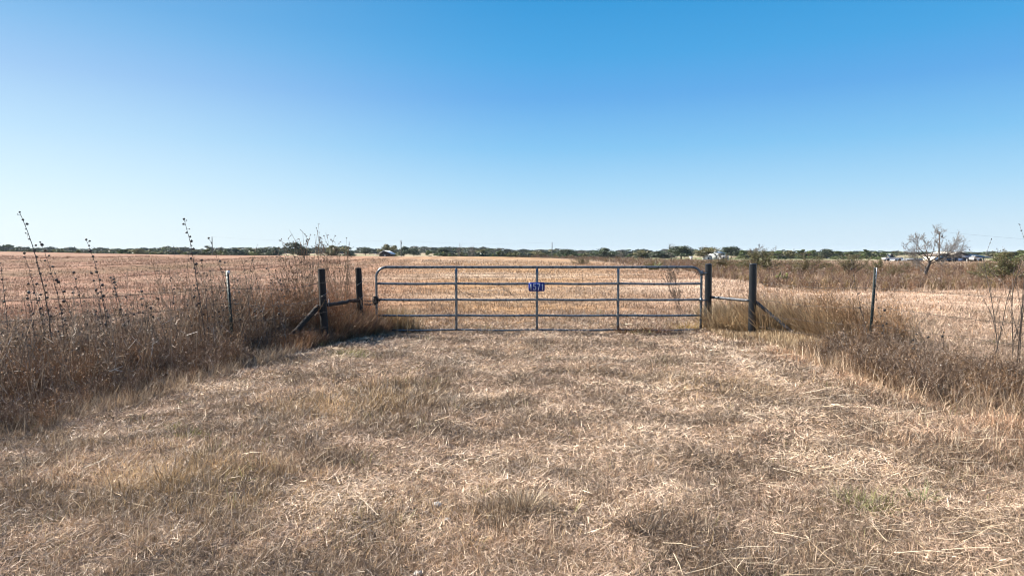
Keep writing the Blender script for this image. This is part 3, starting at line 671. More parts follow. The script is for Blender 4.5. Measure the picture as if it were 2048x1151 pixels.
def tpost(label, top, bot, tip=.16):
    top = np.array(top); bot = np.array(bot); bot = bot - (top - bot) / np.linalg.norm(top - bot) * .15
    o = thing('steel_fence_post', label, 'fence post', bot)
    d = top - bot; L = np.linalg.norm(d)
    def prof(z0, z1, mat, name, par, g=0):
        mb = MB()
        for (x0, x1, y0, y1) in ((-.021 - g, .021 + g, -.004 - g, .004 + g), (-.004 - g, .004 + g, .004 + g, .036 + g)):
            v = []
            for zz in (z0, z1):
                b = d * zz / L
                v += [b + (x0, y0, 0), b + (x1, y0, 0), b + (x1, y1, 0), b + (x0, y1, 0)]
            mb.add(v, [(0, 1, 5, 4), (1, 2, 6, 5), (2, 3, 7, 6), (3, 0, 4, 7), (4, 5, 6, 7), (3, 2, 1, 0)])
        if name == 'shaft':
            for zz in np.arange(.25, z1 - .05, .055):
                b = d * zz / L; mb.box(b[0] - .009, b[0] + .009, b[1] - .012, b[1] - .004, b[2] - .008, b[2] + .008)
        mb.build(name, mat, par)
    prof(0, L, M_TPOST, 'shaft', o)
    mb = MB(); v = []  # white tip; the lit right edge is painted in, front plate stays dark
    for zz in (L - tip, L + .001):
        b = d * zz / L; v += [b + (.008, -.0065, 0), b + (.0225, -.0065, 0), b + (.0225, .038, 0), b + (.008, .038, 0)]
    mb.add(v, [(0, 1, 5, 4), (1, 2, 6, 5), (2, 3, 7, 6), (3, 0, 4, 7), (4, 5, 6, 7), (3, 2, 1, 0)]); mb.build('white_tip_lit_edge', M_WHITE, o)
    return o
tl = tpost('leaning dark steel fence post with a pale tip in the left weeds', at(454, 541, 9.6), at(468, 712, 9.6), .04)
tr = tpost('dark green steel fence post with a white tip right of the gate', at(1751, 535, 10.1), at(1738, 712, 10.1), .24)
tpost('steel fence post far along the right fence near the picture edge', (8.0, 2.5, 1.25), (8.0, 2.5, 0))
tpost('steel fence post beyond the left picture edge', (-7.6, 7.5, 1.2), (-7.6, 7.5, 0))

def wire(label, pts, sag, r=.0038, barb=True):
    mb = MB(); path = []
    for a, b in zip(pts[:-1], pts[1:]):
        a = np.array(a, float); b = np.array(b, float); n = 14
        for j in range(n): t = j / n; path.append(a + (b - a) * t - np.array([0, 0, sag * 4 * t * (1 - t)]))
    path.append(np.array(pts[-1], float)); path = np.array(path)
    o = thing('barbed_wire', label, 'wire', path[0]); rel = path - path[0]
    rel += np.random.default_rng(int(sag * 1e4) + len(label)).normal(0, .006, rel.shape)
    mb.tube(rel, r, 5)
    if barb:
        cum = np.concatenate([[0], np.cumsum(np.linalg.norm(np.diff(rel, axis=0), axis=1))])
        for s in np.arange(.1, cum[-1], .13):
            p = np.array([np.interp(s, cum, rel[:, k]) for k in range(3)]); e = rng.normal(0, .016, 3)
            mb.segs([p - e, p - e[[1, 2, 0]]], [p + e, p + e[[1, 2, 0]]], [.0018] * 2, [.0018] * 2, (.1, .1, .1))
    mb.build('strand', M_WIRE, o)
def lz(pt, z): return (pt[0], pt[1], z)
LT = (gx(459, 9.6), 9.57)
for zz, nm, sg in ((1.00, 'top', .07), (.78, 'second', .10), (.52, 'third', .04), (.28, 'lowest', .05)):
    wire('%s rusty barbed wire strand of the left fence' % nm, [(-3.04 + .06, 10.99, zz + .02), (LT[0], LT[1], zz), (-7.6, 7.47, zz - .05), (-11.5, 5.3, zz)], sg)
RT = (gx(1746, 10.1), 10.07)
for zz, nm, sg in ((.96, 'top', .03), (.68, 'second', .05), (.42, 'third', .04), (.20, 'lowest', .03)):
    wire('%s thin barbed wire strand of the right fence' % nm, [(4.3, 11.95, zz), (RT[0], RT[1], zz), (8.0, 2.47, zz)], sg, .0028)

def build_chain():
    c = at(757, 599, GY)
    o = thing('gate_chain', 'dark rusty chain tied around the latch end of the gate and its post', 'chain', c)
    mb = MB(); mb.smooth = True
    a0 = at(729, 607, 12.4) - c; a1 = at(728, 600, 12.42) - c
    def links(p, q, sag, n):
        for j in range(n):
            t = (j + .5) / n; m = p + (q - p) * t - np.array([0, 0, sag * 4 * t * (1 - t)]); d = (q - p) / np.linalg.norm(q - p); s = .62 * np.linalg.norm(q - p) / n
            s2 = np.array([0, 0, 1.]) if j % 2 else np.cross(d, [0, 0, 1.]); ring = [m + d * s * math.cos(a) + s2 * .012 * math.sin(a) for a in np.linspace(0, 2 * math.pi, 11)]
            mb.tube(ring, .0055, 5, cap=False, ref=np.cross(d, s2))
    links(np.array([0, -.02, 0]), a0, .05, 9); links(np.array([0, .0, .01]), a1, .03, 9)
    # bunched turns on the gate stile
    for k in range(6):
        zz = -.05 + .02 * k; ring = [np.array([-.055 + .05 * math.cos(a), .045 * math.sin(a), zz + .012 * math.sin(a * 2 + k)]) for a in np.linspace(0, 2 * math.pi, 13)]
        mb.tube(ring, .011, 6, cap=False, ref=np.array([0, 0, 1.]))
    mb.tube([(0, -.04, .03), (.03, -.05, -.02), (.05, -.04, .0)], .016, 6); mb.tube([(-.06, -.04, -.1), (-.05, -.05, -.04), (-.02, -.05, -.02)], .018, 6)
    mb.build('links', M_CHAIN, o)
build_chain()

# ------------------------------------------------------------------ dead sunflower stalks
M_STALK = veg_mat('dead_stalk', 0, .05, .5, noise=30)
def head_mesh():
    mb = MB(); mb.smooth = False; r = np.random.default_rng(2)
    # dry seed head: flattened spiky globe with a ruff of bracts
    nu, nv = 8, 5; v = []
    for j in range(nv):
        th = math.pi * (j + .5) / nv
        for i in range(nu):
            a = 2 * math.pi * i / nu; rr = .0135 * (1 + .18 * r.normal()); v.append((rr * math.sin(th) * math.cos(a), rr * math.sin(th) * math.sin(a), .85 * rr * math.cos(th)))
    v += [(0, 0, .0115), (0, 0, -.0115)]; q = []; t = []
    for j in range(nv - 1):
        for i in range(nu): i2 = (i + 1) % nu; q.append((j * nu + i, (j + 1) * nu + i, (j + 1) * nu + i2, j * nu + i2))
    for i in range(nu): i2 = (i + 1) % nu; t.append((nv * nu, i, i2)); t.append((nv * nu + 1, (nv - 1) * nu + i2, (nv - 1) * nu + i))
    mb.add(v, q, (.035, .026, .022), t)
    for i in range(9):
        a = i * .698; c, s = math.cos(a), math.sin(a); k = r.uniform(.016, .024)
        mb.add([(.006 * c - .003 * s, .006 * s + .003 * c, -.008), (.006 * c + .003 * s, .006 * s - .003 * c, -.008), (k * c, k * s, -.004 + r.normal(0, .005))], None, (.05, .038, .03), [(0, 1, 2)])
    me = mb.mesh('seed_head'); me.materials.append(M_STALK); return me
HEAD = head_mesh()
def stalk(label, pts, d, nh, heads=True, rb=.0075, group=None, spread=(0., .65), name='sunflower_stalk', seed=None, cat='dead plant', leafy=0, colr=(.085, .062, .048)):
    r = np.random.default_rng(int(pts[0][0] * 7 + pts[0][1] if seed is None else seed))
    w3 = []
    dd = d
    for i, (px, py) in enumerate(pts[::-1]):   # base first
        w3.append(at(px, py, dd)); dd += r.normal(0, .05)
    b = w3[0]; g = np.array([b[0] + (b[0] - w3[1][0]) * .35, b[1], hz(b[0], b[1]) - .02])
    pr = [g] + w3; pr = np.array(pr)
    # smooth the control line
    s = np.concatenate([[0], np.cumsum(np.linalg.norm(np.diff(pr, axis=0), axis=1))]); tt = np.linspace(0, s[-1], 26)
    path = np.stack([np.interp(tt, s, pr[:, k]) for k in range(3)], 1)
    for _ in range(3): path[1:-1] = (path[:-2] + 2 * path[1:-1] + path[2:]) / 4
    path[1:-1] += r.normal(0, .0025, path[1:-1].shape)
    o = thing(name, label, cat, g, group); rel = path - g
    mb = MB(); mb.smooth = True; tl_ = np.linspace(0, 1, 26)
    mb.tube(rel, rb * (1 - .78 * tl_) + .0006, 6, colr)
    spots = []
    for k in range(nh):
        t = 1 - (spread[0] + (spread[1] - spread[0]) * (k / max(1, nh - 1)) ** 1.15) if k else 1.0
        i = min(24.999, t * 25); p = rel[int(i)] + (rel[min(25, int(i) + 1)] - rel[int(i)]) * (i - int(i))
        a = r.uniform(0, 6.28); l = r.uniform(.006, .036) if k else .002
        q = p + np.array([math.cos(a) * l, math.sin(a) * l * .8, r.uniform(.1, .8) * l]); spots.append(q)
        if k: mb.segs([p], [q], [.0026], [.002], colr)
    for k in range(int(6 * (1 + leafy))):   # withered leaf scraps and bare side twigs
        t = r.uniform(.25, .95); p = rel[int(t * 25)]; e = p + r.normal(0, .045, 3) * np.array([1, 1, .6]); mb.segs([p], [e], [.0018], [.0008], colr)
        if r.random() < .5:
            v = [e, e + r.normal(0, .012, 3), e + r.normal(0, .02, 3) - (0, 0, .02)]; mb.add(v, None, (.12, .09, .07), [(0, 1, 2)])
    mb.build('stem', M_STALK, o)
    if heads:
        for q in spots:
            h = link('seed_head', HEAD, o, q); sc = r.choice([.55, .8, 1.0, 1.15, 1.4], p=[.15, .25, .3, .2, .1]) * r.uniform(.9, 1.1); h.scale = (sc,) * 3; h.rotation_euler = (r.uniform(-.6, .6), r.uniform(-.6, .6), r.uniform(0, 6))
    return o
GS = 'dead sunflower stalks in the left weeds'
ST = [
 ('tallest dead stalk, leaning left with round seed heads high against the sky at far left', [(39, 424), (55, 462), (68, 500), (80, 545), (94, 605), (102, 668)], 8.4, 20, .0105),
 ('dead stalk just right of the tallest one, its knobby tip reaching the far treeline', [(80, 484), (92, 510), (103, 545), (117, 592), (126, 650)], 8.5, 15, .0075),
 ('dead stalk just left of the tallest one, ending at the far field edge', [(49, 506), (60, 545), (71, 590), (88, 655)], 8.3, 12, .007),
 ('dead stalk cut by the left picture edge', [(1, 526), (7, 575), (12, 620), (17, 672)], 8.1, 8, .007),
 ('slanting dead stalk with a black top cluster, second right of the tallest', [(106, 533), (122, 575), (136, 612), (150, 652)], 8.6, 8, .0065),
 ('thin dead stalk with a forked knobby top midway between the two tall left stalks', [(147, 545), (157, 585), (167, 630), (177, 672)], 8.7, 8, .006),
 ('tall dead stalk whose five small round heads stand clear of the treeline', [(172, 479), (186, 512), (199, 560), (210, 622), (216, 675)], 8.7, 16, .008),
 ('dead stalk with a few heads leaning beside the tall five-headed one', [(183, 546), (193, 583), (205, 640)], 8.8, 7, .006),
 ('stout dead stalk with two crowded branches of black heads', [(221, 555), (233, 585), (243, 620), (254, 672)], 8.9, 15, .0085),
 ('dead stalk with one black head standing left of the wire crossing', [(338, 536), (345, 580), (350, 625), (354, 672)], 9.2, 6, .0065),
 ('tall dead stalk with dense small pods against the sky, left of the leaning steel post', [(368, 438), (379, 478), (389, 530), (399, 600), (410, 668)], 9.2, 22, .0095),
 ('dead stalk with stacked dark heads beside the dense-podded tall stalk', [(403, 520), (408, 555), (414, 610), (417, 668)], 9.3, 9, .0075),
 ('dead stalk crossing behind the leaning steel post with heads at its bent tip', [(417, 476), (428, 500), (441, 535), (452, 570), (462, 640)], 9.75, 12, .007),
 ('dead stalk with one thick black head just left of the leaning steel post', [(420, 542), (424, 580), (430, 640)], 9.3, 6, .0065),
]
for lb, pts, d, nh, rb in ST: stalk(lb, pts, d, nh, rb=rb, group=GS)
stalk('bare headless stalk with a hooked tip right of the leaning steel post', [(481, 513), (488, 530), (494, 570), (499, 625), (502, 672)], 9.9, 0, heads=False, rb=.007)
stalk('thin reddish stalk leaning left midway between steel post and braced post', [(505, 520), (515, 565), (527, 625), (534, 672)], 10.1, 2, heads=True, rb=.006, spread=(0, .2))
stalk('straight thin stalk with small heads nearest the braced wooden post', [(534, 520), (540, 560), (547, 620), (552, 672)], 10.2, 6, rb=.006)
SHORT = [(62, 622, 8.4), (30, 640, 8.2), (168, 588, 8.6), (192, 622, 8.7), (252, 594, 8.9), (262, 610, 8.9), (282, 597, 9.0), (292, 612, 9.0), (316, 597, 9.1), (302, 617, 9.0), (375, 610, 9.2), (388, 570, 9.2), (432, 600, 9.4), (475, 560, 9.8), (516, 600, 10.0), (560, 560, 10.4), (146, 585, 8.6), (130, 640, 8.5), (226, 640, 8.8), (470, 600, 9.7)]
rs = np.random.default_rng(77)
for k in range(24): q = rs.uniform(8, 570); SHORT.append((q, rs.uniform(565, 632), 8.3 + q / 300 + rs.uniform(-.3, .3)))
for i, (px, py, d) in enumerate(SHORT):
    stalk('short dead stalk with few heads, below the field edge among the left weeds', [(px, py), (px + 6 + i % 4, py + 45), (px + 12 + i % 5, max(py + 80, 672))], d, 2 + i % 4, rb=.0052, group='short dead stalks in the left weeds', spread=(0, .35))
GR = 'dead stalks along the right fence'
stalk('long thin dark stalk leaning left of the right steel post', [(1703, 520), (1707, 545), (1712, 575), (1722, 620), (1735, 665)], 9.9, 9, rb=.0065, spread=(0, .5), group=GR)
stalk('short curled stalk clinging to the right side of the right steel post', [(1752, 588), (1754, 605), (1762, 640), (1770, 672)], 9.9, 6, rb=.005, group=GR)
stalk('short stalk with one head a little right of the right steel post', [(1769, 620), (1772, 640), (1776, 668)], 9.7, 2, rb=.004, group=GR, spread=(0, .3))
stalk('dark nodding stalk in the right brush with a heavy black head', [(1833, 668), (1828, 690), (1822, 720)], 8.6, 4, rb=.0055, group=GR)
stalk('dark upright stalk with stacked black heads in the right brush', [(1887, 664), (1887, 690), (1888, 735)], 8.3, 6, rb=.005, group=GR)
stalk('branching stalk with two bent heads right of the nodding one', [(1856, 674), (1845, 685), (1835, 712)], 8.5, 4, rb=.005, group=GR)

# ------------------------------------------------------------------ branching plants
def grow(r, p, d, L, rad, depth, out, spread=.6, up=.0, kids=(2, 4), shrink=.68, n=4, wob=.12, droop=0.0):
    p = np.array(p, float); d = np.array(d, float)
    for j in range(n):
        e = p + d * L / n; r1 = rad * (1 - .5 * j / n); r2 = rad * (1 - .5 * (j + 1) / n)
        out.append((p, e, r1, r2, depth))
        if depth > 0 and j >= 1:
            for _ in range(r.integers(kids[0], kids[1]) if j == n - 1 else r.integers(0, 3)):
                dd = d + r.normal(0, spread, 3) + (0, 0, up); dd /= np.linalg.norm(dd)
                grow(r, e, dd, L * shrink * r.uniform(.75, 1.15), r2 * .68, depth - 1, out, spread, up, kids, shrink, max(2, n - (depth < 3)), wob, droop)
        d = d + r.normal(0, wob, 3) - (0, 0, droop); d /= np.linalg.norm(d); p = e
def seg_mesh(out, col0, col1, name, mat, parent, k=4, rmin=.004):
    a = np.array([o[0] for o in out]); b = np.array([o[1] for o in out]); r0 = np.array([max(o[2], rmin) for o in out]); r1 = np.array([max(o[3], rmin) for o in out])
    dep = np.array([o[4] for o in out]); t = dep / max(1, dep.max()); c = mixc(np.array(col1), np.array(col0), t) * rng.uniform(.75, 1.25, len(out))[:, None]
    mb = MB(); mb.segs(a, b, r0, r1, c, k); return mb.build(name, mat, parent)

def build_mesquite():
    y = 44.; x = gx(1848, y); z = hz(x, y)
    o = thing('bare_tree', 'small bare spreading mesquite tree leaning in the brush at right, before the tan house', 'tree', (x, y, z))
    o.scale = (.72, .72, .84); r = np.random.default_rng(8); tr = []
    # leaning trunk, forking low
    t0 = [(0, 0, -.1), (.25, .05, .5), (.45, 0, .95), (.42, 0, 1.25)]
    trunk = MB(); trunk.smooth = True
    pts = np.array(t0); trunk.tube(np.array([np.array([np.interp(s, [0, 1, 2, 3], pts[:, k]) for k in range(3)]) for s in np.linspace(0, 3, 10)]), np.linspace(.16, .10, 10), 8, (.075, .06, .05)); trunk.build('trunk', M_BARK, o)
    cr = []
    for base, d, L, rad in (((.42, 0, 1.2), (-.62, .1, .95), 1.3, .075), ((.42, 0, 1.25), (.35, -.1, .9), 1.2, .065), ((.45, 0, 1.1), (.95, .2, .45), 1.4, .06), ((.40, 0, .9), (.8, -.2, .35), 1.5, .055),
                            ((.42, 0, 1.25), (-.2, .4, .95), 1.1, .06), ((.42, 0, 1.15), (-.9, -.2, .30), 1.4, .05), ((.40, 0, .95), (.5, -.5, .6), 1.1, .045), ((.15, 0, .3), (-.85, -.1, .5), .9, .035), ((.3, 0, .6), (-.8, -.3, .35), 1.0, .035)):
        d = np.array(d); grow(r, base, d / np.linalg.norm(d), L * 1.0, rad * .8, 4, cr, spread=.48, up=.10, kids=(2, 4), shrink=.64, n=4, wob=.13, droop=.005)
    seg_mesh(cr, (.085, .068, .055), (.19, .168, .15), 'crown', M_BARK, o, 4, .0062)
    print('mesquite', len(cr))
build_mesquite()

def bush_mesh(seed, H, W, ns, leafcol, leafn, stemcol=((.10, .075, .055), (.17, .13, .09)), fan=.5, leafs=.05):
    r = np.random.default_rng(seed); out = []
    for s in range(ns):
        a = r.uniform(0, 6.283); t = abs(r.normal(0, fan)); d = np.array([math.sin(t) * math.cos(a) * W, math.sin(t) * math.sin(a) * W, math.cos(t)]); d /= np.linalg.norm(d)
        grow(r, (r.normal(0, .12), r.normal(0, .12), 0), d, H * r.uniform(.5, .85), .016 * H, 2, out, spread=.33, up=.12, kids=(1, 3), shrink=.5, n=4, wob=.08)
    a = np.array([o[0] for o in out]); b = np.array([o[1] for o in out]); dep = np.array([o[4] for o in out])
    mb = MB(); c = mixc(C(*stemcol[1]), C(*stemcol[0]), dep / 2) * r.uniform(.7, 1.3, len(out))[:, None]
    mb.segs(a, b, [max(o[2], .005) for o in out], [max(o[3], .004) for o in out], c, 3)
    ms = mb.mesh('stems'); ms.materials.append(M_TWIG)
    lm = MB(); tips = np.where(dep < 2)[0]; pick = r.choice(tips, leafn); pos = a[pick] + (b[pick] - a[pick]) * r.random(leafn)[:, None] + r.normal(0, .03 * H, (leafn, 3))
    pos[:, 2] = np.maximum(pos[:, 2], .05)
    n1 = r.normal(0, 1, (leafn, 3)); e = r.uniform(.5, 1.2, leafn) * leafs
    ribb(lm, pos, n1, e, e * .55, np.array(leafcol) * r.uniform(.55, 1.5, leafn)[:, None] * (1 + r.normal(0, .1, (leafn, 3))), r)
    ml = lm.mesh('foliage'); ml.materials.append(M_LEAF)
    return ms, ml
def ribb(mb, p, nrm, L, W, col, r):
    n = len(p); nrm = nrm / (np.linalg.norm(nrm, axis=1)[:, None] + 1e-9); t = np.cross(nrm, r.normal(0, 1, (n, 3))); t /= np.linalg.norm(t, axis=1)[:, None] + 1e-9; u = np.cross(nrm, t)
    t = t * (L * .5)[:, None]; u = u * (W * .5)[:, None]
    mb.add(np.stack([p - t - u, p + t - u * .6, p + t + u, p - t + u * .6], 1).reshape(-1, 3), np.arange(n * 4).reshape(-1, 4), np.repeat(np.clip(col, .01, 1), 4, 0))
def plant(name, label, cat, parts, x, y, s=1.0, rot=0.0, group=None, zs=1.0):
    o = thing(name, label, cat, (x, y, hz(x, y) - .02), group, rot); o.scale = (s, s, s * zs)
    for nm, me in parts: link(nm, me, o)
    return o
OL = (.105, .095, .035)
B1 = bush_mesh(21, 1.75, 1.5, 34, OL, 9000, fan=.6, leafs=.062)
B2 = bush_mesh(22, 1.7, 1.6, 36, (.115, .092, .038), 8000, fan=.7, leafs=.062)
B3 = bush_mesh(23, 1.9, 1.3, 30, (.12, .10, .042), 4500, fan=.6, leafs=.058)
def bush(lb, px, d, me, topy, wpx, rot=0, grp='olive bushes in the right field'):
    v = np.array([q.co[:] for q in me[1].vertices]); s = wpx / F * d / (2 * np.percentile(np.abs(v[:, 0]), 97)); H = at(px, topy, d)[2] - hz(gx(px, d), d); zs = H / np.percentile(v[:, 2], 99) / s
    plant('bush', lb, 'bush', (('stems', me[0]), ('foliage', me[1])), gx(px, d), d, s, rot, grp, zs)
bush('olive-brown bush with twiggy bare top, behind the diagonal pipe post', 1520, 55, B1, 500, 92)
bush('spreading olive bush midway between the right black posts and the white-tipped steel post', 1618, 48, B2, 508, 84, 1)
bush('sparse tall olive bush just left of the white-tipped steel post', 1700, 46, B3, 507, 72, 2)
bush('wide olive bush rising behind the hinge post of the gate', 1440, 60, B2, 510, 84, 3)
bush('small yellow-green bush seen above the gate between its second and third uprights', 1162, 85, B2, 513, 34, 4)
bush('rounded bush just right of the white-tipped steel post', 1757, 50, B1, 518, 40, 5)
bush('small bush beneath the bare mesquite', 1815, 50, B3, 522, 42, .4)
bush('big olive bush at the right picture edge', 2012, 33, B1, 503, 120, 1.3)
bush('thin upright bush in front of the dark metal carport', 1968, 40, B3, 519, 40, 2.2)
bush('low grey-green bush near the brush front, left of the mesquite trunk', 1790, 42, B2, 530, 36, .9)

# tall dead weed clumps behind the left posts
def weed_clump(label, px0, px1, topx, topy, d, n, seed, lean):
    r = np.random.default_rng(seed); x0 = gx((px0 + px1) / 2, d); base = np.array([x0, d, hz(x0, d)])
    o = thing('tall_weeds', label, 'weeds', base); out = []; tips = []
    for i in range(n):
        bx = gx(r.uniform(px0, px1), d) - x0; by = r.normal(0, .18); tp = at(r.uniform(*topx), r.uniform(*topy), d + by); b = np.array([bx, by, 0]); tp = tp - base
        c1 = b * .45 + tp * .55 + np.array([-lean * .10 + .08, 0, .06]); pts = []
        for t in np.linspace(0, 1, 10): pts.append((1 - t) ** 2 * b + 2 * t * (1 - t) * c1 + t * t * tp)
        for k in range(9): out.append((pts[k], pts[k + 1], .0058 * (1 - k / 12), .0058 * (1 - (k + 1) / 12), 0))
        for k in range(3, 10):
            for q in range(r.integers(0, 3) if k > 5 else r.integers(0, 2)):
                dd = (pts[k] - pts[k - 1]); dd /= np.linalg.norm(dd); dd = dd + r.normal(0, .45, 3); e = pts[k] + dd * r.uniform(.05, .16); out.append((pts[k], e, .0030, .0018, 0)); tips.append(e)
                if k > 6: tips.append(pts[k] + (e - pts[k]) * r.random())
        tips.append(pts[-1])
    seg_mesh(out, (.13, .085, .055), (.20, .135, .085), 'stems', M_TWIG, o, 3, .001)
    tips = np.array(tips); m = len(tips); mb = MB(); ribb(mb, tips, r.normal(0, 1, (m, 3)), r.uniform(.014, .042, m), r.uniform(.010, .022, m), C(.10, .075, .055) * r.uniform(.6, 1.6, m)[:, None], r)
    mb.build('seed_tips', M_TWIG, o)
weed_clump('tall dead weed clump leaning left of the braced wooden post, rising above the treeline', 596, 640, (556, 640), (472, 560), 11.7, 46, 4, 1)
weed_clump('tall dead weed clump standing between the two left wooden posts', 655, 705, (640, 704), (475, 570), 12.6, 40, 5, .3)
weed_clump('lower dry weed clump spilling left of the braced post', 575, 640, (530, 640), (545, 600), 11.3, 26, 6, 1)
# dark open shrub on the right edge and one seen through the gate
def twig_weed(label, px, base_y, d, H, seed, n, spread=.25, col=((.07, .055, .045), (.12, .09, .07)), name='dead_weed', tilt=.2, lx=0, dep_=2, rb=.008):
    r = np.random.default_rng(seed); x = gx(px, d); o = thing(name, label, 'dead plant', (x, d, hz(x, d))); out = []
    for i in range(n):
        a = r.uniform(0, 6.28); t = abs(r.normal(0, tilt)); v = np.array([math.sin(t) * math.cos(a) + lx, math.sin(t) * math.sin(a), math.cos(t)]); grow(r, (r.normal(0, .04), r.normal(0, .04), 0), v / np.linalg.norm(v), H * r.uniform(.7, 1), rb, dep_, out, spread, .15, (1, 2), .30, 7, .05)
    seg_mesh(out, col[0], col[1], 'stems', M_TWIG, o, 4, .0016)
    e = np.array([q[1] for q in out if q[4] < 2]); m = len(e)
    if m: mb = MB(); ribb(mb, e, r.normal(0, 1, (m, 3)), r.uniform(.012, .03, m), r.uniform(.008, .018, m), C(.07, .055, .045) * r.uniform(.6, 1.6, m)[:, None], r); mb.build('withered_leaves', M_TWIG, o)
twig_weed('tall dark dead weed reaching above the horizon at the right picture edge', 2036, 760, 8.3, 1.8, 31, 3, tilt=.07, spread=.3, dep_=1)
twig_weed('thin dead weed just inside the tall one at the right picture edge', 2005, 750, 9.2, 1.55, 32, 2, tilt=.08, spread=.3, dep_=1)
twig_weed('dark open shrub behind the right bay of the gate, leaning left', 1360, 600, 17.5, 1.15, 33, 9, tilt=.5, lx=-.3, col=((.15, .11, .085), (.24, .18, .13)), rb=.005)
twig_weed('fallen twiggy branch in the stubble behind the second bay of the gate', 955, 600, 20, .8, 34, 2, tilt=.25, lx=-1.6, dep_=1, rb=.006)
twig_weed('dead branch lying in the stubble left of the number plate behind the gate', 1035, 590, 22, .8, 35, 2, tilt=.25, lx=-1.5, dep_=1, rb=.006)

# ------------------------------------------------------------------ small plants at the gate
def tuft(label, px, py, d, n, h, c0, c1, rad, name='grass_clump', tl=.5, w_=.006):
    x = gx(px, d); o = thing(name, label, 'grass clump', (x, d, hz(x, d))); mb = MB()
    ox = rng.normal(0, rad, n); oy = rng.normal(0, rad * .6, n); hd = np.arctan2(oy, ox) + rng.normal(0, .4, n)
    blades(np.stack([ox, oy, np.full(n, -.01)], 1), rng.uniform(.5, 1.15, n) * h, w_ * rng.uniform(.6, 1.2, n), hd, np.abs(rng.normal(tl, .25, n)), rng.uniform(.1, .9, n), mixc(C(*c0), C(*c1), rng.random(n)) * rng.uniform(.7, 1.2, n)[:, None], mb)
    mb.build('blades', M_GRASS, o); return o
tuft('red-brown grass clump under the right bay of the gate, nearer the third upright', 1262, 660, 12.75, 260, .27, (.14, .055, .035), (.30, .19, .09), .16)
tuft('red-brown grass clump under the right bay of the gate, nearer the hinges', 1312, 660, 12.72, 240, .27, (.14, .05, .035), (.26, .15, .08), .15)
tuft('low yellow-green grass between the two red-brown clumps under the gate', 1286, 664, 12.6, 160, .13, (.20, .17, .04), (.33, .28, .09), .11)
tuft('yellowish weed at the foot of the hinge post inside the gate', 1375, 655, 13.1, 160, .22, (.33, .22, .05), (.42, .30, .10), .13)
tuft('green grass tuft in the mown track just right of the left wooden posts', 688, 716, 9.8, 170, .16, (.15, .15, .04), (.30, .26, .09), .12, w_=.005)
tuft('small green tuft near the brush edge in the left foreground', 368, 885, 5.45, 110, .10, (.13, .15, .04), (.30, .27, .09), .06, w_=.004)
tuft('dark dead tuft in the bottom foreground, right of centre', 1290, 1070, 3.55, 150, .15, (.06, .045, .035), (.16, .12, .085), .03, w_=.003, tl=.5)
tuft('dark tuft with splayed pale blades near the middle of the track', 1048, 1010, 3.95, 140, .17, (.30, .22, .13), (.52, .42, .29), .035, w_=.0035, tl=.7)
tuft('fresh green tuft in the lower right foreground', 1855, 1000, 4.0, 70, .14, (.15, .19, .06), (.33, .35, .16), .035, w_=.003)

def cactus():
    d = 36.; x = gx(1566, d); o = thing('prickly_pear', 'yellow-green prickly pear cactus in the right field between the black post and steel post', 'cactus', (x, d, hz(x, d))); r = np.random.default_rng(5)
    o.scale = (.55, .55, .55)
    for i in range(11):
        c = np.array([r.normal(0, .35), r.normal(0, .15), r.uniform(.15, .75)]); a = r.uniform(-.6, .6); mb = MB(); mb.smooth = True; v = []; nu = 12
        yaw = r.uniform(-.8, .8)
        for sgn in (-1, 1):
            for s in (1.0, .6):
                for k in range(nu):
                    b = 2 * math.pi * k / nu; px_, pz = .13 * s * math.cos(b), .17 * s * math.sin(b) * (1 + .1 * math.sin(b)); th = .012 if s == 1 else .03
                    X_ = px_ * math.cos(a) - pz * math.sin(a); Z_ = px_ * math.sin(a) + pz * math.cos(a); v.append((c[0] + X_ * math.cos(yaw) - sgn * th * math.sin(yaw), c[1] + X_ * math.sin(yaw) + sgn * th * math.cos(yaw), c[2] + Z_))
        q = []; t = []
        for k in range(nu):
            k2 = (k + 1) % nu; q += [(k, k2, nu + k2, nu + k), (2 * nu + k2, 2 * nu + k, 3 * nu + k, 3 * nu + k2), (k2, k, 2 * nu + k, 2 * nu + k2)]
            if 0 < k < nu - 1: t += [(nu, nu + k, nu + k + 1), (3 * nu, 3 * nu + k + 1, 3 * nu + k)]
        mb.add(v, q, (.15, .15, .04), t); mb.build('pad', M_LEAF, o)
cactus()
tuft('small dark green yucca in the unmown brush seen over the right bay of the gate', 1307, 520, 62, 90, 1.0, (.07, .08, .02), (.16, .16, .05), .22, name='yucca', w_=.05, tl=.5)

def rock(label, px, py, d, s, seed):
    r = np.random.default_rng(seed); x = gx(px, d); z = hz(x, d); v = []; nu, nv = 9, 6
    for j in range(nv + 1):
        th = math.pi * j / nv
        for i in range(nu): a = 2 * math.pi * i / nu; k = s * (1 + .22 * r.normal() * math.sin(th)); v.append((k * math.sin(th) * math.cos(a), k * .8 * math.sin(th) * math.sin(a), k * .6 * math.cos(th)))
    q = [(j * nu + i, (j + 1) * nu + i, (j + 1) * nu + (i + 1) % nu, j * nu + (i + 1) % nu) for j in range(nv) for i in range(nu)]
    mb = MB(); mb.add(v, q); o = mb.build('rock', M_STONE, None, (x, d, z + s * .55)); tag(o, label, 'rock', 'pale stones in the track')
    return o
rock('largest pale stone half hidden in the grass left of centre in the foreground', 872, 995, 4.05, .032, 1)
rock('small pale stone just below the largest one', 893, 1027, 3.85, .02, 2)
rock('pale stone near the bottom edge left of centre', 832, 1128, 3.2, .022, 3)
rock('tiny pale stone left of the largest one', 846, 1015, 3.92, .016, 4)

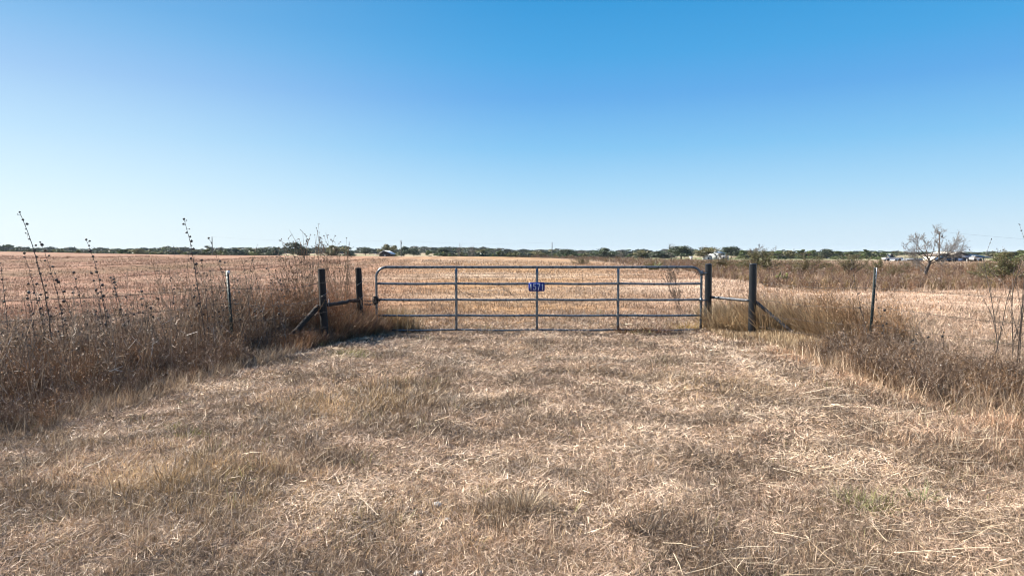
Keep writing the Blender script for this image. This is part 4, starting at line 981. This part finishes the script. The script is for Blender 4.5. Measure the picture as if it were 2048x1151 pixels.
# ------------------------------------------------------------------ trees
def crown_mesh(seed, kind):
    "unit tree 1 m tall and about 1 m wide at scale 1: returns trunk mesh, crown mesh"
    r = np.random.default_rng(seed); N = {'oak': 2600, 'cedar': 2200, 'olive': 2200, 'shrub': 1500}[kind]
    lobes = []
    if kind == 'oak':
        for i in range(16): a = r.uniform(0, 6.28); q = r.uniform(.05, .36); lobes.append((q * math.cos(a), q * math.sin(a), r.uniform(.34, .82) - q * .35, r.uniform(.13, .22)))
    elif kind == 'cedar':
        for i in range(14): zz = r.uniform(.12, .9); q = .30 * (1 - zz * .85); a = r.uniform(0, 6.28); lobes.append((q * math.cos(a), q * math.sin(a), zz, .20 * (1.05 - zz * .75)))
    elif kind == 'olive':
        for i in range(15): a = r.uniform(0, 6.28); q = r.uniform(.0, .38); lobes.append((q * math.cos(a), q * math.sin(a), r.uniform(.25, .84) - q * .3, r.uniform(.10, .19)))
    else:
        for i in range(10): a = r.uniform(0, 6.28); q = r.uniform(.1, .4); lobes.append((q * math.cos(a), q * math.sin(a), r.uniform(.15, .7) - q * .3, r.uniform(.15, .25)))
    lb = np.array(lobes); pk = r.integers(0, len(lb), N); u = r.normal(0, 1, (N, 3)); u /= np.linalg.norm(u, axis=1)[:, None]; rad = r.random(N) ** .45 * (1 + .15 * r.normal(0, 1, N))
    pos = lb[pk, :3] + u * (rad * lb[pk, 3])[:, None] * np.array([1, 1, .85]); pos[:, 2] = np.clip(pos[:, 2], .03, 1.02)
    pos[:, :2] -= np.median(pos[:, :2], 0); pos[:, :2] *= .5 / np.percentile(abs(pos[:, :2]), 97); pos[:, 2] *= 1 / np.percentile(pos[:, 2], 99.5)
    base = {'oak': C(.040, .054, .026), 'cedar': C(.085, .110, .034), 'olive': C(.13, .118, .052), 'shrub': C(.095, .105, .032)}[kind]
    lt = r.uniform(.65, 1.45, len(lb))
    col = base * (lt[pk] * r.uniform(.6, 1.4, N))[:, None] * (1 + r.normal(0, .08, (N, 3)))
    mb = MB(); ribb(mb, pos, u + r.normal(0, .6, (N, 3)), r.uniform(.045, .085, N), r.uniform(.03, .055, N), col, r); cm = mb.mesh('crown'); cm.materials.append(M_LEAF)
    out = []
    grow(r, (0, 0, -.1), (0, 0, 1.), .42, .035, 2, out, .55, .1, (2, 4), .75, 3, .1)
    tb = MB(); tb.segs([o[0] for o in out], [o[1] for o in out], [o[2] for o in out], [o[3] for o in out], (.07, .058, .048), 5); tm = tb.mesh('trunk'); tm.materials.append(M_BARK)
    return tm, cm
def bare_mesh(seed, wide=.5, depth=4):
    r = np.random.default_rng(seed); out = []
    grow(r, (0, 0, -.1), (.05, 0, 1.), .48, .026, depth, out, wide, .14, (2, 4), .62, 4, .1)
    out2 = [(a, b, c, d, e) for a, b, c, d, e in out]
    top = max(o[1][2] for o in out2)
    s = 1 / top
    tr = [o for o in out2 if o[4] == depth]; cr = [o for o in out2 if o[4] < depth]
    mbs = []
    for nm, oo, c in (('trunk', tr, (.10, .082, .068)), ('crown', cr, (.17, .145, .125))):
        mb = MB(); mb.segs(np.array([o[0] for o in oo]) * s, np.array([o[1] for o in oo]) * s, [max(o[2] * s, .004) for o in oo], [max(o[3] * s, .0032) for o in oo], c, 3); m = mb.mesh(nm); m.materials.append(M_BARK); mbs.append(m)
    return mbs
TM = {k: [crown_mesh(200 + i * 7 + j, k) for j in range(3)] for i, k in enumerate(('oak', 'cedar', 'olive', 'shrub'))}
TM['bare'] = [bare_mesh(301), bare_mesh(305, .4), bare_mesh(309, .6)]
TI = [0]
def tree(kind, label, px, topy, wpx, d, group=None, basey=None):
    x = gx(px, d); zb = hz(x, d) - .1; zt = at(px, topy, d)[2]; H = zt - zb; W = wpx / F * d
    TI[0] += 1; tm, cm = TM[kind][TI[0] % 3]
    nm = {'oak': 'oak_tree', 'cedar': 'cedar_tree', 'olive': 'broadleaf_tree', 'shrub': 'shrub', 'bare': 'bare_tree'}[kind]
    o = thing(nm, label, 'shrub' if kind == 'shrub' else 'tree', (x, d, zb), group, (TI[0] * 1.7) % 6.28); o.scale = (W, W, H)
    link('trunk' if kind != 'shrub' else 'stems', tm, o); link('crown' if kind != 'shrub' else 'foliage', cm, o)
GT = 'trees along the far edge of the field'
for a in [
 ('oak', 'large round dark oak standing alone at the field edge above the braced left post', 598, 485, 46, 235),
 ('bare', 'thin-leaved half bare tree between the large dark oak and the brownish oak', 640, 483, 42, 240),
 ('olive', 'brownish green round tree above the gap between the left wooden posts', 668, 491, 40, 240),
 ('oak', 'small dark tree just right of the left wooden posts, nearest the barn field', 698, 501, 22, 250),
 ('oak', 'small round dark tree on the skyline left of the barn', 731, 495, 20, 420),
 ('olive', 'pale topped tree rising behind the barn roof', 775, 489, 34, 300),
 ('oak', 'dark tree just right of the pale topped tree behind the barn', 808, 493, 30, 330),
 ('oak', 'lower dark tree between the barn pole and the dark cedar', 828, 496, 26, 360),
 ('shrub', 'green shrub against the right wall of the barn', 792, 505, 18, 236),
 ('cedar', 'dense dark green cedar alone on the field edge above the first gate upright', 856, 501, 20, 240),
 ('oak', 'dark oak left of the two bare trees at the field edge', 886, 496, 26, 320),
 ('cedar', 'low bluish dark shrub at the foot of the two bare trees', 899, 506, 12, 250),
 ('bare', 'taller of two bare trees, wind-swept, above the first gate bay', 921, 486, 20, 240),
 ('bare', 'wider of two bare trees, with a grey twiggy crown above the first gate bay', 940, 490, 30, 245),
 ('olive', 'olive oak behind the bare trees, on the right', 965, 499, 26, 300),
 ('cedar', 'dark green cedar at the corner where the brush begins', 999, 501, 18, 235),
 ('shrub', 'very low dark shrub just left of the corner cedar', 986, 508, 14, 232),
 ('oak', 'dark oak with grey neighbours above the second gate bay', 1056, 501, 26, 320),
 ('olive', 'yellowish brown tree left of the slender pole over the gate', 1078, 502, 26, 290),
 ('oak', 'open crowned tree just right of the slender pole over the gate', 1132, 498, 36, 300),
 ('bare', 'feathery grey tree right of the open crowned one', 1165, 499, 26, 310),
 ('oak', 'rounded green oak above the third gate upright', 1210, 496, 44, 260),
 ('bare', 'grey bare round tree right of the rounded green oak', 1245, 502, 24, 280),
 ('olive', 'pinkish brown bare-looking tree above the fourth gate bay', 1283, 500, 30, 300),
 ('oak', 'dark tree left of the big domed oak', 1312, 502, 28, 280),
 ('oak', 'big domed dark oak above the gate hinges', 1362, 492, 52, 250),
 ('bare', 'tall bare tree poking above the big domed oak', 1340, 485, 18, 262),
 ('olive', 'olive green domed tree left of the white house', 1410, 494, 42, 240),
 ('oak', 'broad dark oak right of the white house', 1462, 493, 38, 300),
 ('cedar', 'yellow-green cedar at the right foot of the broad dark oak', 1483, 500, 22, 255),
 ('bare', 'fine bare tree rising behind the olive bush right of the gate', 1518, 487, 52, 150),
 ('cedar', 'first green cedar of the right-hand row, nearest the bushes', 1556, 501, 26, 270),
 ('olive', 'olive tree second in the right-hand cedar row', 1580, 501, 26, 275),
 ('cedar', 'dark cedar above the spreading olive bush', 1604, 499, 26, 280),
 ('cedar', 'bright olive cedar in the right-hand row, left of its tallest tree', 1626, 500, 28, 265),
 ('oak', 'tallest dark tree in the middle of the right-hand row', 1652, 498, 34, 290),
 ('cedar', 'yellow-green cedar right of the tallest tree in the row', 1676, 502, 26, 262),
 ('cedar', 'green cedar above the sparse olive bush', 1700, 503, 26, 270),
 ('cedar', 'tall pointed cedar near the right end of the row', 1732, 499, 26, 268),
 ('cedar', 'cedar with a spiky top second from the right end of the row', 1752, 502, 20, 270),
 ('cedar', 'last dark cedar at the right end of the row, left of the pickup', 1766, 505, 24, 255),
 ('oak', 'dark tree behind the tan house chimney side', 1905, 503, 40, 230),
 ('cedar', 'green tree beside the carport, toward the right picture edge', 1995, 507, 34, 150),
 ('oak', 'dark green tree behind the big olive bush at the right edge', 2022, 503, 44, 160),
 ('cedar', 'tree cut by the right picture edge behind the dead weed', 2046, 500, 36, 150),
 ('olive', 'golden brown tree in the left treeline under the wire of the tall stalks', 278, 497, 24, 300),
 ('shrub', 'small yellow-green shrub at the field edge right of the golden brown tree', 301, 506, 14, 240),
 ('shrub', 'pair of bright yellow-green shrubs at the field edge left of the large oak', 511, 503, 26, 245),
 ('cedar', 'dark low cedar at the field edge between the two tall left stalks', 158, 500, 22, 210),
 ('cedar', 'dark low bush at the field edge beside the second stalk', 137, 503, 16, 205),
 ('shrub', 'dark low bush at the field edge just left of the tallest stalk', 18, 501, 14, 190),
 ('oak', 'grey green oak in the treeline just left of the large dark oak', 551, 494, 26, 330),
 ('oak', 'dark oak in the left treeline, next left of the grey green oak', 524, 496, 28, 360),
]: tree(*a, group=GT)

def build_woods():
    mb = MB(); bank = []
    for k in ('oak', 'cedar'):
        for tm, cm in TM[k]:
            v = np.zeros(len(cm.vertices) * 3, np.float32); cm.vertices.foreach_get('co', v); v = v.reshape(-1, 4, 3)
            c = np.zeros(len(cm.vertices) * 4, np.float32); cm.attributes['col'].data.foreach_get('color', c); c = c.reshape(-1, 4, 4)[:, :, :3]
            bank.append((v, c))
    def put(px, d, H, W, tint):
        v, c = bank[rng.integers(len(bank))]; m = rng.random(len(v)) < .24; v, c = v[m], c[m]
        a = rng.uniform(0, 6.28); Rm = np.array([[math.cos(a), -math.sin(a), 0], [math.sin(a), math.cos(a), 0], [0, 0, 1]])
        x = gx(px, d); v = v * np.array([1, 1, 1.18]) - np.array([0, 0, .18]); ctr = v.mean(1, keepdims=True); vv = (ctr + (v - ctr) * 2.0) @ Rm.T * np.array([W, W, H]) + np.array([x, d, hz(x, d) - .3])
        mb.add(vv.reshape(-1, 3), np.arange(len(v) * 4).reshape(-1, 4), c.reshape(-1, 3) * tint)
    GRY = C(1.5, 1.15, 1.55); DK = C(.72, .76, .88); OLV = C(1.2, .95, .75)
    # far hill line
    for px in np.arange(-250, 2400, 5):
        d = rng.uniform(620, 900); top = 496.5 + 5 * (vnoise(px, 0, 45, 5) - .5) + rng.normal(0, 1.6)
        if 690 < px < 720 or 860 < px < 875: top += 5
        if px > 1000: top += 5
        if px > 1480: top += 3
        if px < 40: top -= 3
        x = gx(px, d); H = max(2.5, at(px, top, d)[2] - hz(x, d) + .3); put(px + rng.normal(0, 3), d, H, rng.uniform(11, 17), [DK, DK, DK, GRY][rng.integers(4)])
    # nearer scrub and woodland behind the left crest, thinning by the barn
    for px in np.arange(-250, 560, 5):
        d = rng.uniform(300, 420); top = 502.5 + 4 * (vnoise(px, 0, 30, 6) - .5) + rng.normal(0, 2.0); x = gx(px, d)
        H = max(2, at(px, top, d)[2] - hz(x, d) + .3); put(px, d, H, rng.uniform(5, 9), [DK, GRY, GRY, OLV][rng.integers(4)])
    for px in np.concatenate([np.arange(880, 1345, 5.5), np.arange(1480, 1770, 6), np.arange(1985, 2300, 11)]):
        d = rng.uniform(290, 400); top = 505.5 + 2.5 * (vnoise(px, 0, 35, 7) - .5) + rng.normal(0, 1.0); x = gx(px, d)
        H = max(2, at(px, top, d)[2] - hz(x, d) + .3); put(px, d, H, rng.uniform(5, 9), [DK, DK, GRY, OLV][rng.integers(4)])
    for px in np.arange(1690, 2000, 12):
        d = rng.uniform(420, 520); top = 506 + rng.normal(0, 1.0); x = gx(px, d); H = max(2, at(px, top, d)[2] - hz(x, d) + .3); put(px, d, H, rng.uniform(6, 9), DK)
    o = mb.build('distant_woods', M_LEAF); stuff(o, 'continuous dark wooded treeline along the horizon', 'woods')
build_woods()

# ------------------------------------------------------------------ buildings
M_BARN = pmat('weathered_barn_boards', (.055, .05, .05), .85, 0, 3, .5, stretch=(6, 6, .4))
M_TIN = pmat('galvanised_roof', (.55, .57, .60), .45, .4, 2, .2)
M_TIND = pmat('dark_metal_roof', (.025, .032, .055), .4, .3, 2, .2)
M_WALLW = pmat('white_siding', (.58, .58, .57), .7, 0, 2, .15)
M_CREAM = pmat('cream_siding', (.68, .60, .48), .7, 0, 2, .12)
M_BROWN = pmat('brown_board_siding', (.13, .10, .075), .8, 0, 3, .4)
M_BLUEW = pmat('blue_siding', (.05, .09, .19), .7, 0, 2, .2)
M_SHING = pmat('brown_shingles', (.16, .125, .095), .9, 0, 4, .4)
M_GLASS = pmat('dark_window_glass', (.015, .018, .022), .08, 0)
M_TRIM = pmat('pale_trim', (.62, .55, .44), .6, 0, 3, .1)
M_POLE = pmat('grey_pole_wood', (.14, .12, .105), .85, 0, 4, .4, stretch=(5, 5, .5))
M_TYRE = pmat('tyre_rubber', (.015, .015, .015), .8)
def prism(mb, x0, x1, y0, y1, zb, ze, zr, xr=None):
    xr = (x0 + x1) / 2 if xr is None else xr
    v = [(x0, y0, zb), (x1, y0, zb), (x1, y0, ze), (xr, y0, zr), (x0, y0, ze), (x0, y1, zb), (x1, y1, zb), (x1, y1, ze), (xr, y1, zr), (x0, y1, ze)]
    mb.add(v, [(0, 5, 6, 1), (1, 6, 7, 2), (5, 0, 4, 9), (2, 7, 8, 3), (4, 3, 8, 9), (0, 1, 2, 4), (6, 5, 9, 7)], t=[(4, 2, 3), (7, 9, 8)])
def slab(mb, a, b, y0, y1, th):
    a = np.array(a); b = np.array(b); d = b - a; n = np.array([-d[1], d[0]]); n = n / np.linalg.norm(n) * th; n = n if n[1] > 0 else -n
    c = [a, b, b + n, a + n]; v = [(p[0], y0, p[1]) for p in c] + [(p[0], y1, p[1]) for p in c]
    mb.add(v, [(0, 1, 2, 3), (7, 6, 5, 4), (0, 4, 5, 1), (1, 5, 6, 2), (2, 6, 7, 3), (3, 7, 4, 0)])
def build_barn():
    d = 226.; k = d / F; x0 = gx(768, d); zb = hz(x0, d) - .3
    Z = lambda py: at(768, py, d)[2] - zb
    o = thing('barn', 'small dark weathered barn with a pale tin roof and lean-to at the field edge', 'barn', (x0, d, zb)); X_ = lambda px: (px - 768) * k
    mb = MB(); prism(mb, X_(759), X_(782), 0, 8, 0, Z(508), Z(501.5), X_(769.5)); mb.build('wall', M_BARN, o)
    mb = MB(); slab(mb, (X_(769.5), Z(501)), (X_(758), Z(507)), -.5, 8.5, .12); slab(mb, (X_(769.6), Z(501)), (X_(784), Z(508.6)), -.5, 8.5, .12); mb.build('roof', M_TIN, o)
    mb = MB(); slab(mb, (X_(758), Z(506.6)), (X_(749), Z(508.8)), -.4, 8, .1); mb.build('lean_to_roof', M_TIN, o)
    for px in (750.5, 757):
        mb = MB(); mb.box(X_(px) - .09, X_(px) + .09, -.3, -.12, 0, Z(508)); mb.build('porch_post', M_TRIM, o)
    mb = MB(); mb.box(X_(768.5), X_(771.5), -.06, -.004, 0, Z(509)); mb.build('door', M_TRIM, o)
    mb = MB(); mb.box(X_(775), X_(780), -.05, -.004, 0, Z(510)); mb.build('opening_shade_panel', M_GLASS, o)  # flat dark panel painted in for the shade inside the doorway
build_barn()
def build_white_house():
    d = 262.; k = d / F; x0 = gx(1440, d); zb = hz(x0, d) - .2; Z = lambda py: at(1440, py, d)[2] - zb; X_ = lambda px: (px - 1440) * k
    o = thing('white_house', 'white house with a pale hipped roof and raised dormer among the oaks', 'house', (x0, d, zb))
    mb = MB(); mb.box(X_(1426), X_(1449), 0, 8, 0, Z(506)); mb.build('wall', M_WALLW, o)
    e = .5; mb = MB(); a0, a1, b0, b1 = X_(1425) - e * .3, X_(1450) + e * .3, -e, 8 + e; zt = Z(502); z0 = Z(506) + .01
    v = [(a0, b0, z0), (a1, b0, z0), (a1, b1, z0), (a0, b1, z0), (X_(1433), 3.5, zt), (X_(1442), 3.5, zt)]; mb.add(v, [(0, 1, 5, 4), (2, 3, 4, 5), (3, 2, 1, 0)], t=[(1, 2, 5), (3, 0, 4)]); mb.build('roof', M_TIN, o)
    mb = MB(); prism(mb, X_(1430), X_(1436), .6, 4, Z(505), Z(501.8), Z(499.5)); mb.build('dormer', M_WALLW, o)
    for px in (1438, 1442.5, 1446.5):
        mb = MB(); mb.box(X_(px) - .33, X_(px) + .33, -.05, -.004, Z(511), Z(507.2)); mb.build('window', M_GLASS, o)
    mb = MB(); mb.box(X_(1430) - .3, X_(1430) + .3, -.05, -.004, Z(510), Z(507.4)); mb.build('window', M_GLASS, o)
def shed(label, px0, px1, topy, d, depth, wall, roof, rise=.25, name='shed', door=True, group=None):
    k = d / F; cx = (px0 + px1) / 2; x0 = gx(cx, d); zb = hz(x0, d) - .2; zt = at(cx, topy, d)[2] - zb; hw = (px1 - px0) / 2 * k
    o = thing(name, label, 'shed', (x0, d, zb), group); mb = MB(); mb.box(-hw, hw, 0, depth, 0, zt - rise); mb.build('wall', wall, o)
    mb = MB(); v0 = zt - rise + .004; mb.add([(-hw - .2, -.3, v0), (hw + .2, -.3, v0), (hw + .2, depth + .3, v0 + .05), (-hw - .2, depth + .3, v0 + .05), (-hw - .2, -.3, v0 + .1), (hw + .2, -.3, v0 + .1), (hw + .2, depth + .3, zt), (-hw - .2, depth + .3, zt)], [(3, 2, 1, 0), (4, 5, 6, 7), (0, 1, 5, 4), (1, 2, 6, 5), (2, 3, 7, 6), (3, 0, 4, 7)]); mb.build('roof', roof, o)
    if door: mb = MB(); mb.box(-hw * .3, hw * .1, -.05, -.004, 0, (zt - rise) * .8); mb.build('door', M_GLASS, o)
build_white_house()
shed('low white shed in front of the white house, right side', 1438, 1457, 510, 235, 4, M_WALLW, M_TIN)
shed('low white shed in front of the white house, left side', 1411, 1424, 511, 238, 4, M_WALLW, M_TIN)
shed('tiny white pump house left of the olive domed tree', 1381, 1384.5, 512.5, 225, 1.0, M_WALLW, M_TIN, door=False)
shed('small pale shed in the treeline right of the slender pole', 1121, 1129, 504, 330, 4, M_BROWN, M_TIN, door=False)
shed('long low pale shed between the pickup and the bare mesquite', 1793, 1852, 516.5, 200, 5, M_TIN, M_TIN)
def build_tan_house():
    d = 165.; k = d / F; x0 = gx(1905, d); zb = hz(x0, d) - .3; Z = lambda py: at(1905, py, d)[2] - zb; X_ = lambda px: (px - 1905) * k
    o = thing('tan_house', 'house with a bright cream wall and brown gable behind the mesquite', 'house', (x0, d, zb))
    mb = MB(); mb.box(X_(1880), X_(1898), 0, 7, 0, Z(511)); mb.build('wall', M_CREAM, o)
    mb = MB(); slab(mb, (X_(1898), Z(507.5)), (X_(1878), Z(511.4)), -.4, 7.4, .14); mb.build('roof', M_SHING, o)
    mb = MB(); prism(mb, X_(1898.2), X_(1932), -.6, 8, 0, Z(509), Z(503.8), X_(1916)); mb.build('gable_wall', M_BROWN, o)
    mb = MB(); slab(mb, (X_(1916), Z(503.4)), (X_(1896), Z(509.6)), -1, 8.4, .13); slab(mb, (X_(1916.1), Z(503.4)), (X_(1934), Z(509.4)), -1, 8.4, .13); mb.build('gable_roof', M_TRIM, o)
    mb = MB(); mb.box(X_(1905), X_(1909), -.66, -.604, Z(518), Z(513)); mb.build('window', M_GLASS, o)
    mb = MB(); mb.box(X_(1889), X_(1893), -.06, -.004, Z(520), Z(515)); mb.build('window', M_GLASS, o)
    mb = MB(); mb.box(X_(1919), X_(1923), -.66, -.604, 0, Z(514)); mb.build('door', M_TRIM, o)
    d = 160.; k = d / F; x0 = gx(1957, d); zb = hz(x0, d) - .2
    c = thing('carport', 'open carport with a dark blue metal roof right of the tan house', 'carport', (x0, d, zb)); Z2 = lambda py: at(1957, py, d)[2] - zb; X2 = lambda px: (px - 1957) * k
    mb = MB(); v = []
    z0, z1 = Z2(514.5), Z2(507.5)
    mb.add([(X2(1929), -.4, z0), (X2(1984), -.4, z0), (X2(1978), 6.4, z1), (X2(1938), 6.4, z1), (X2(1929), -.4, z0 - .15), (X2(1984), -.4, z0 - .15), (X2(1978), 6.4, z1 - .15), (X2(1938), 6.4, z1 - .15)], [(0, 1, 2, 3), (7, 6, 5, 4), (0, 4, 5, 1), (1, 5, 6, 2), (2, 6, 7, 3), (3, 7, 4, 0)]); mb.build('roof', M_TIND, c)
    for px in (1933, 1941, 1956, 1966):
        mb = MB(); mb.box(X2(px) - .08, X2(px) + .08, -.16, 0, 0, z0 - .155); mb.build('support_post', M_WALLW, c)
    mb = MB(); mb.box(X2(1924), X2(1942), 1.2, 1.4, 0, z0 - .2); mb.build('side_wall', M_BLUEW, c)
    mb = MB(); mb.box(X2(1942.2), X2(1982), 6.0, 6.2, 0, z1 - .2); mb.build('back_wall', M_BROWN, c)
build_tan_house()
def vehicle(name, label, px, d, L, body, cab, flip=1, H=1.45, pick=False, rotz=0.0):
    x = gx(px, d); zb = hz(x, d); o = thing(name, label, 'pickup' if pick else 'car', (x, d, zb), None, rotz)
    W = 1.75
    side = [(-L / 2, .35), (L / 2, .35), (L / 2, .75), (L / 2 - .1, .88)] + ([(L * .02, .92), (L * .02, .95), (-L / 2 + .05, .95)] if pick else [(L * .22, .92), (-L * .42, .95)]) + [(-L / 2, .8)]
    def ext(mb, prof, y0, y1):
        n = len(prof); v = [(a * flip, y0, b) for a, b in prof] + [(a * flip, y1, b) for a, b in prof] + [(0, y0, .6), (0, y1, .6)]
        c = np.mean(prof, 0); v[-2] = (c[0] * flip, y0, c[1]); v[-1] = (c[0] * flip, y1, c[1])
        mb.add(v, [(i, (i + 1) % n, n + (i + 1) % n, n + i) for i in range(n)], t=[(2 * n, i, (i + 1) % n) for i in range(n)] + [(2 * n + 1, n + (i + 1) % n, n + i) for i in range(n)])
    mb = MB(); ext(mb, side, -W / 2, W / 2); b = mb.build('body', body, o)
    cabp = [(.02 * L, .95), (.26 * L, .93), (.17 * L, H), (.05 * L, H)] if pick else [(-.38 * L, .955), (.24 * L, .925), (.10 * L, H), (-.26 * L, H)]
    mb = MB(); ext(mb, cabp, -W / 2 + .08, W / 2 - .08); mb.build('window', M_GLASS, o)
    rp = [(cabp[3][0] - .05, H + .004), (cabp[2][0] + .05, H + .004), (cabp[2][0], H + .06), (cabp[3][0], H + .06)]
    mb = MB(); ext(mb, rp, -W / 2 + .1, W / 2 - .1); mb.build('roof', body, o)
    for sx in (-.31, .32):
        for y in (-W / 2 - .02, W / 2 - .2):
            mb = MB(); mb.tube([(sx * L * flip, y, .33), (sx * L * flip, y + .22, .33)], .33, 14); mb.build('wheel', M_TYRE, o)
M_CARB = pmat('dark_blue_paint', (.03, .05, .09), .25); M_CARW = pmat('white_paint', (.78, .78, .76), .3)
vehicle('parked_car', 'dark blue car parked before the cream wall', 1891, 140, 3.9, M_CARB, None)
vehicle('parked_pickup', 'white pickup parked at the end of the cedar row', 1784, 175, 4.6, M_CARW, None, pick=True, flip=-1, H=1.75)
vehicle('parked_cart', 'small white vehicle standing under the carport', 1950, 158, 1.9, M_CARW, None, H=1.15)

# ------------------------------------------------------------------ utility poles and power lines
def upole(label, px, topy, d, r=.13, arm=True):
    x = gx(px, d); zb = hz(x, d) - .2; H = at(px, topy, d)[2] - zb
    o = thing('utility_pole', label, 'utility pole', (x, d, zb), 'utility poles on the horizon'); mb = MB(); mb.smooth = True
    mb.tube([(0, 0, t * H) for t in np.linspace(0, 1, 6)], np.linspace(r * 1.2, r * .85, 6), 8); mb.build('shaft', M_POLE, o)
    if arm:
        mb = MB(); mb.box(-.5, .5, -.18, -.06, H * .94 - .05, H * .94 + .05); mb.build('crossarm', M_POLE, o)
        mb = MB(); mb.smooth = True; mb.tube([(.25, -.3, H * .82), (.25, -.3, H * .9)], .17, 10); mb.build('transformer', M_GALV, o)
    return (x, d, zb + H)
a = upole('wooden utility pole right of the barn', 802.5, 480, 250, .17)
b = upole('slender pole standing in the brush corner above the third gate bay', 1104, 484, 250, .14, False)
c = upole('utility pole beside the bare mesquite, left of the tan house', 1877, 463, 130, .13)
e = upole('utility pole behind the leaning steel post stalks at left', 425.5, 473, 250, .16, False)
f = upole('small distant pole above the right-hand cedar row, left end', 1551, 491, 420, .2, False)
g = upole('tiny distant pole above the middle of the right-hand cedar row', 1587, 496, 480, .2, False)
def pline(label, p, q, sag):
    p = np.array(p); q = np.array(q); o = thing('power_line', label, 'cable', p, 'power lines on the horizon'); mb = MB()
    mb.tube([(q - p) * t - np.array([0, 0, sag * 4 * t * (1 - t)]) for t in np.linspace(0, 1, 30)], .008, 4); mb.build('cable', M_WIRE, o)
pline('thin cable from the left pole to the barn pole', e, a, 1.0); pline('thin cable from the barn pole to the slender pole', a, b, .9); pline('thin cable running right from the mesquite pole toward the picture edge', c, (c[0] + 75, c[1] + 5, c[2] - 3), 1.0)
# ------------------------------------------------------------------ thin clear air over the whole scene
mb = MB(); mb.box(-2750, 2750, -110, 3750, -9, 19); hzb = mb.build('haze', None); hzb['kind'] = 'stuff'; hzb['label'] = 'faint blue air softening the far treeline'
m, n, l = mat_new('air'); vo = n.new('ShaderNodeVolumePrincipled'); vo.inputs['Color'].default_value = (.80, .90, 1, 1); vo.inputs['Density'].default_value = .00007
l.new(vo.outputs[0], n.new('ShaderNodeOutputMaterial').inputs['Volume']); hzb.data.materials.append(m)
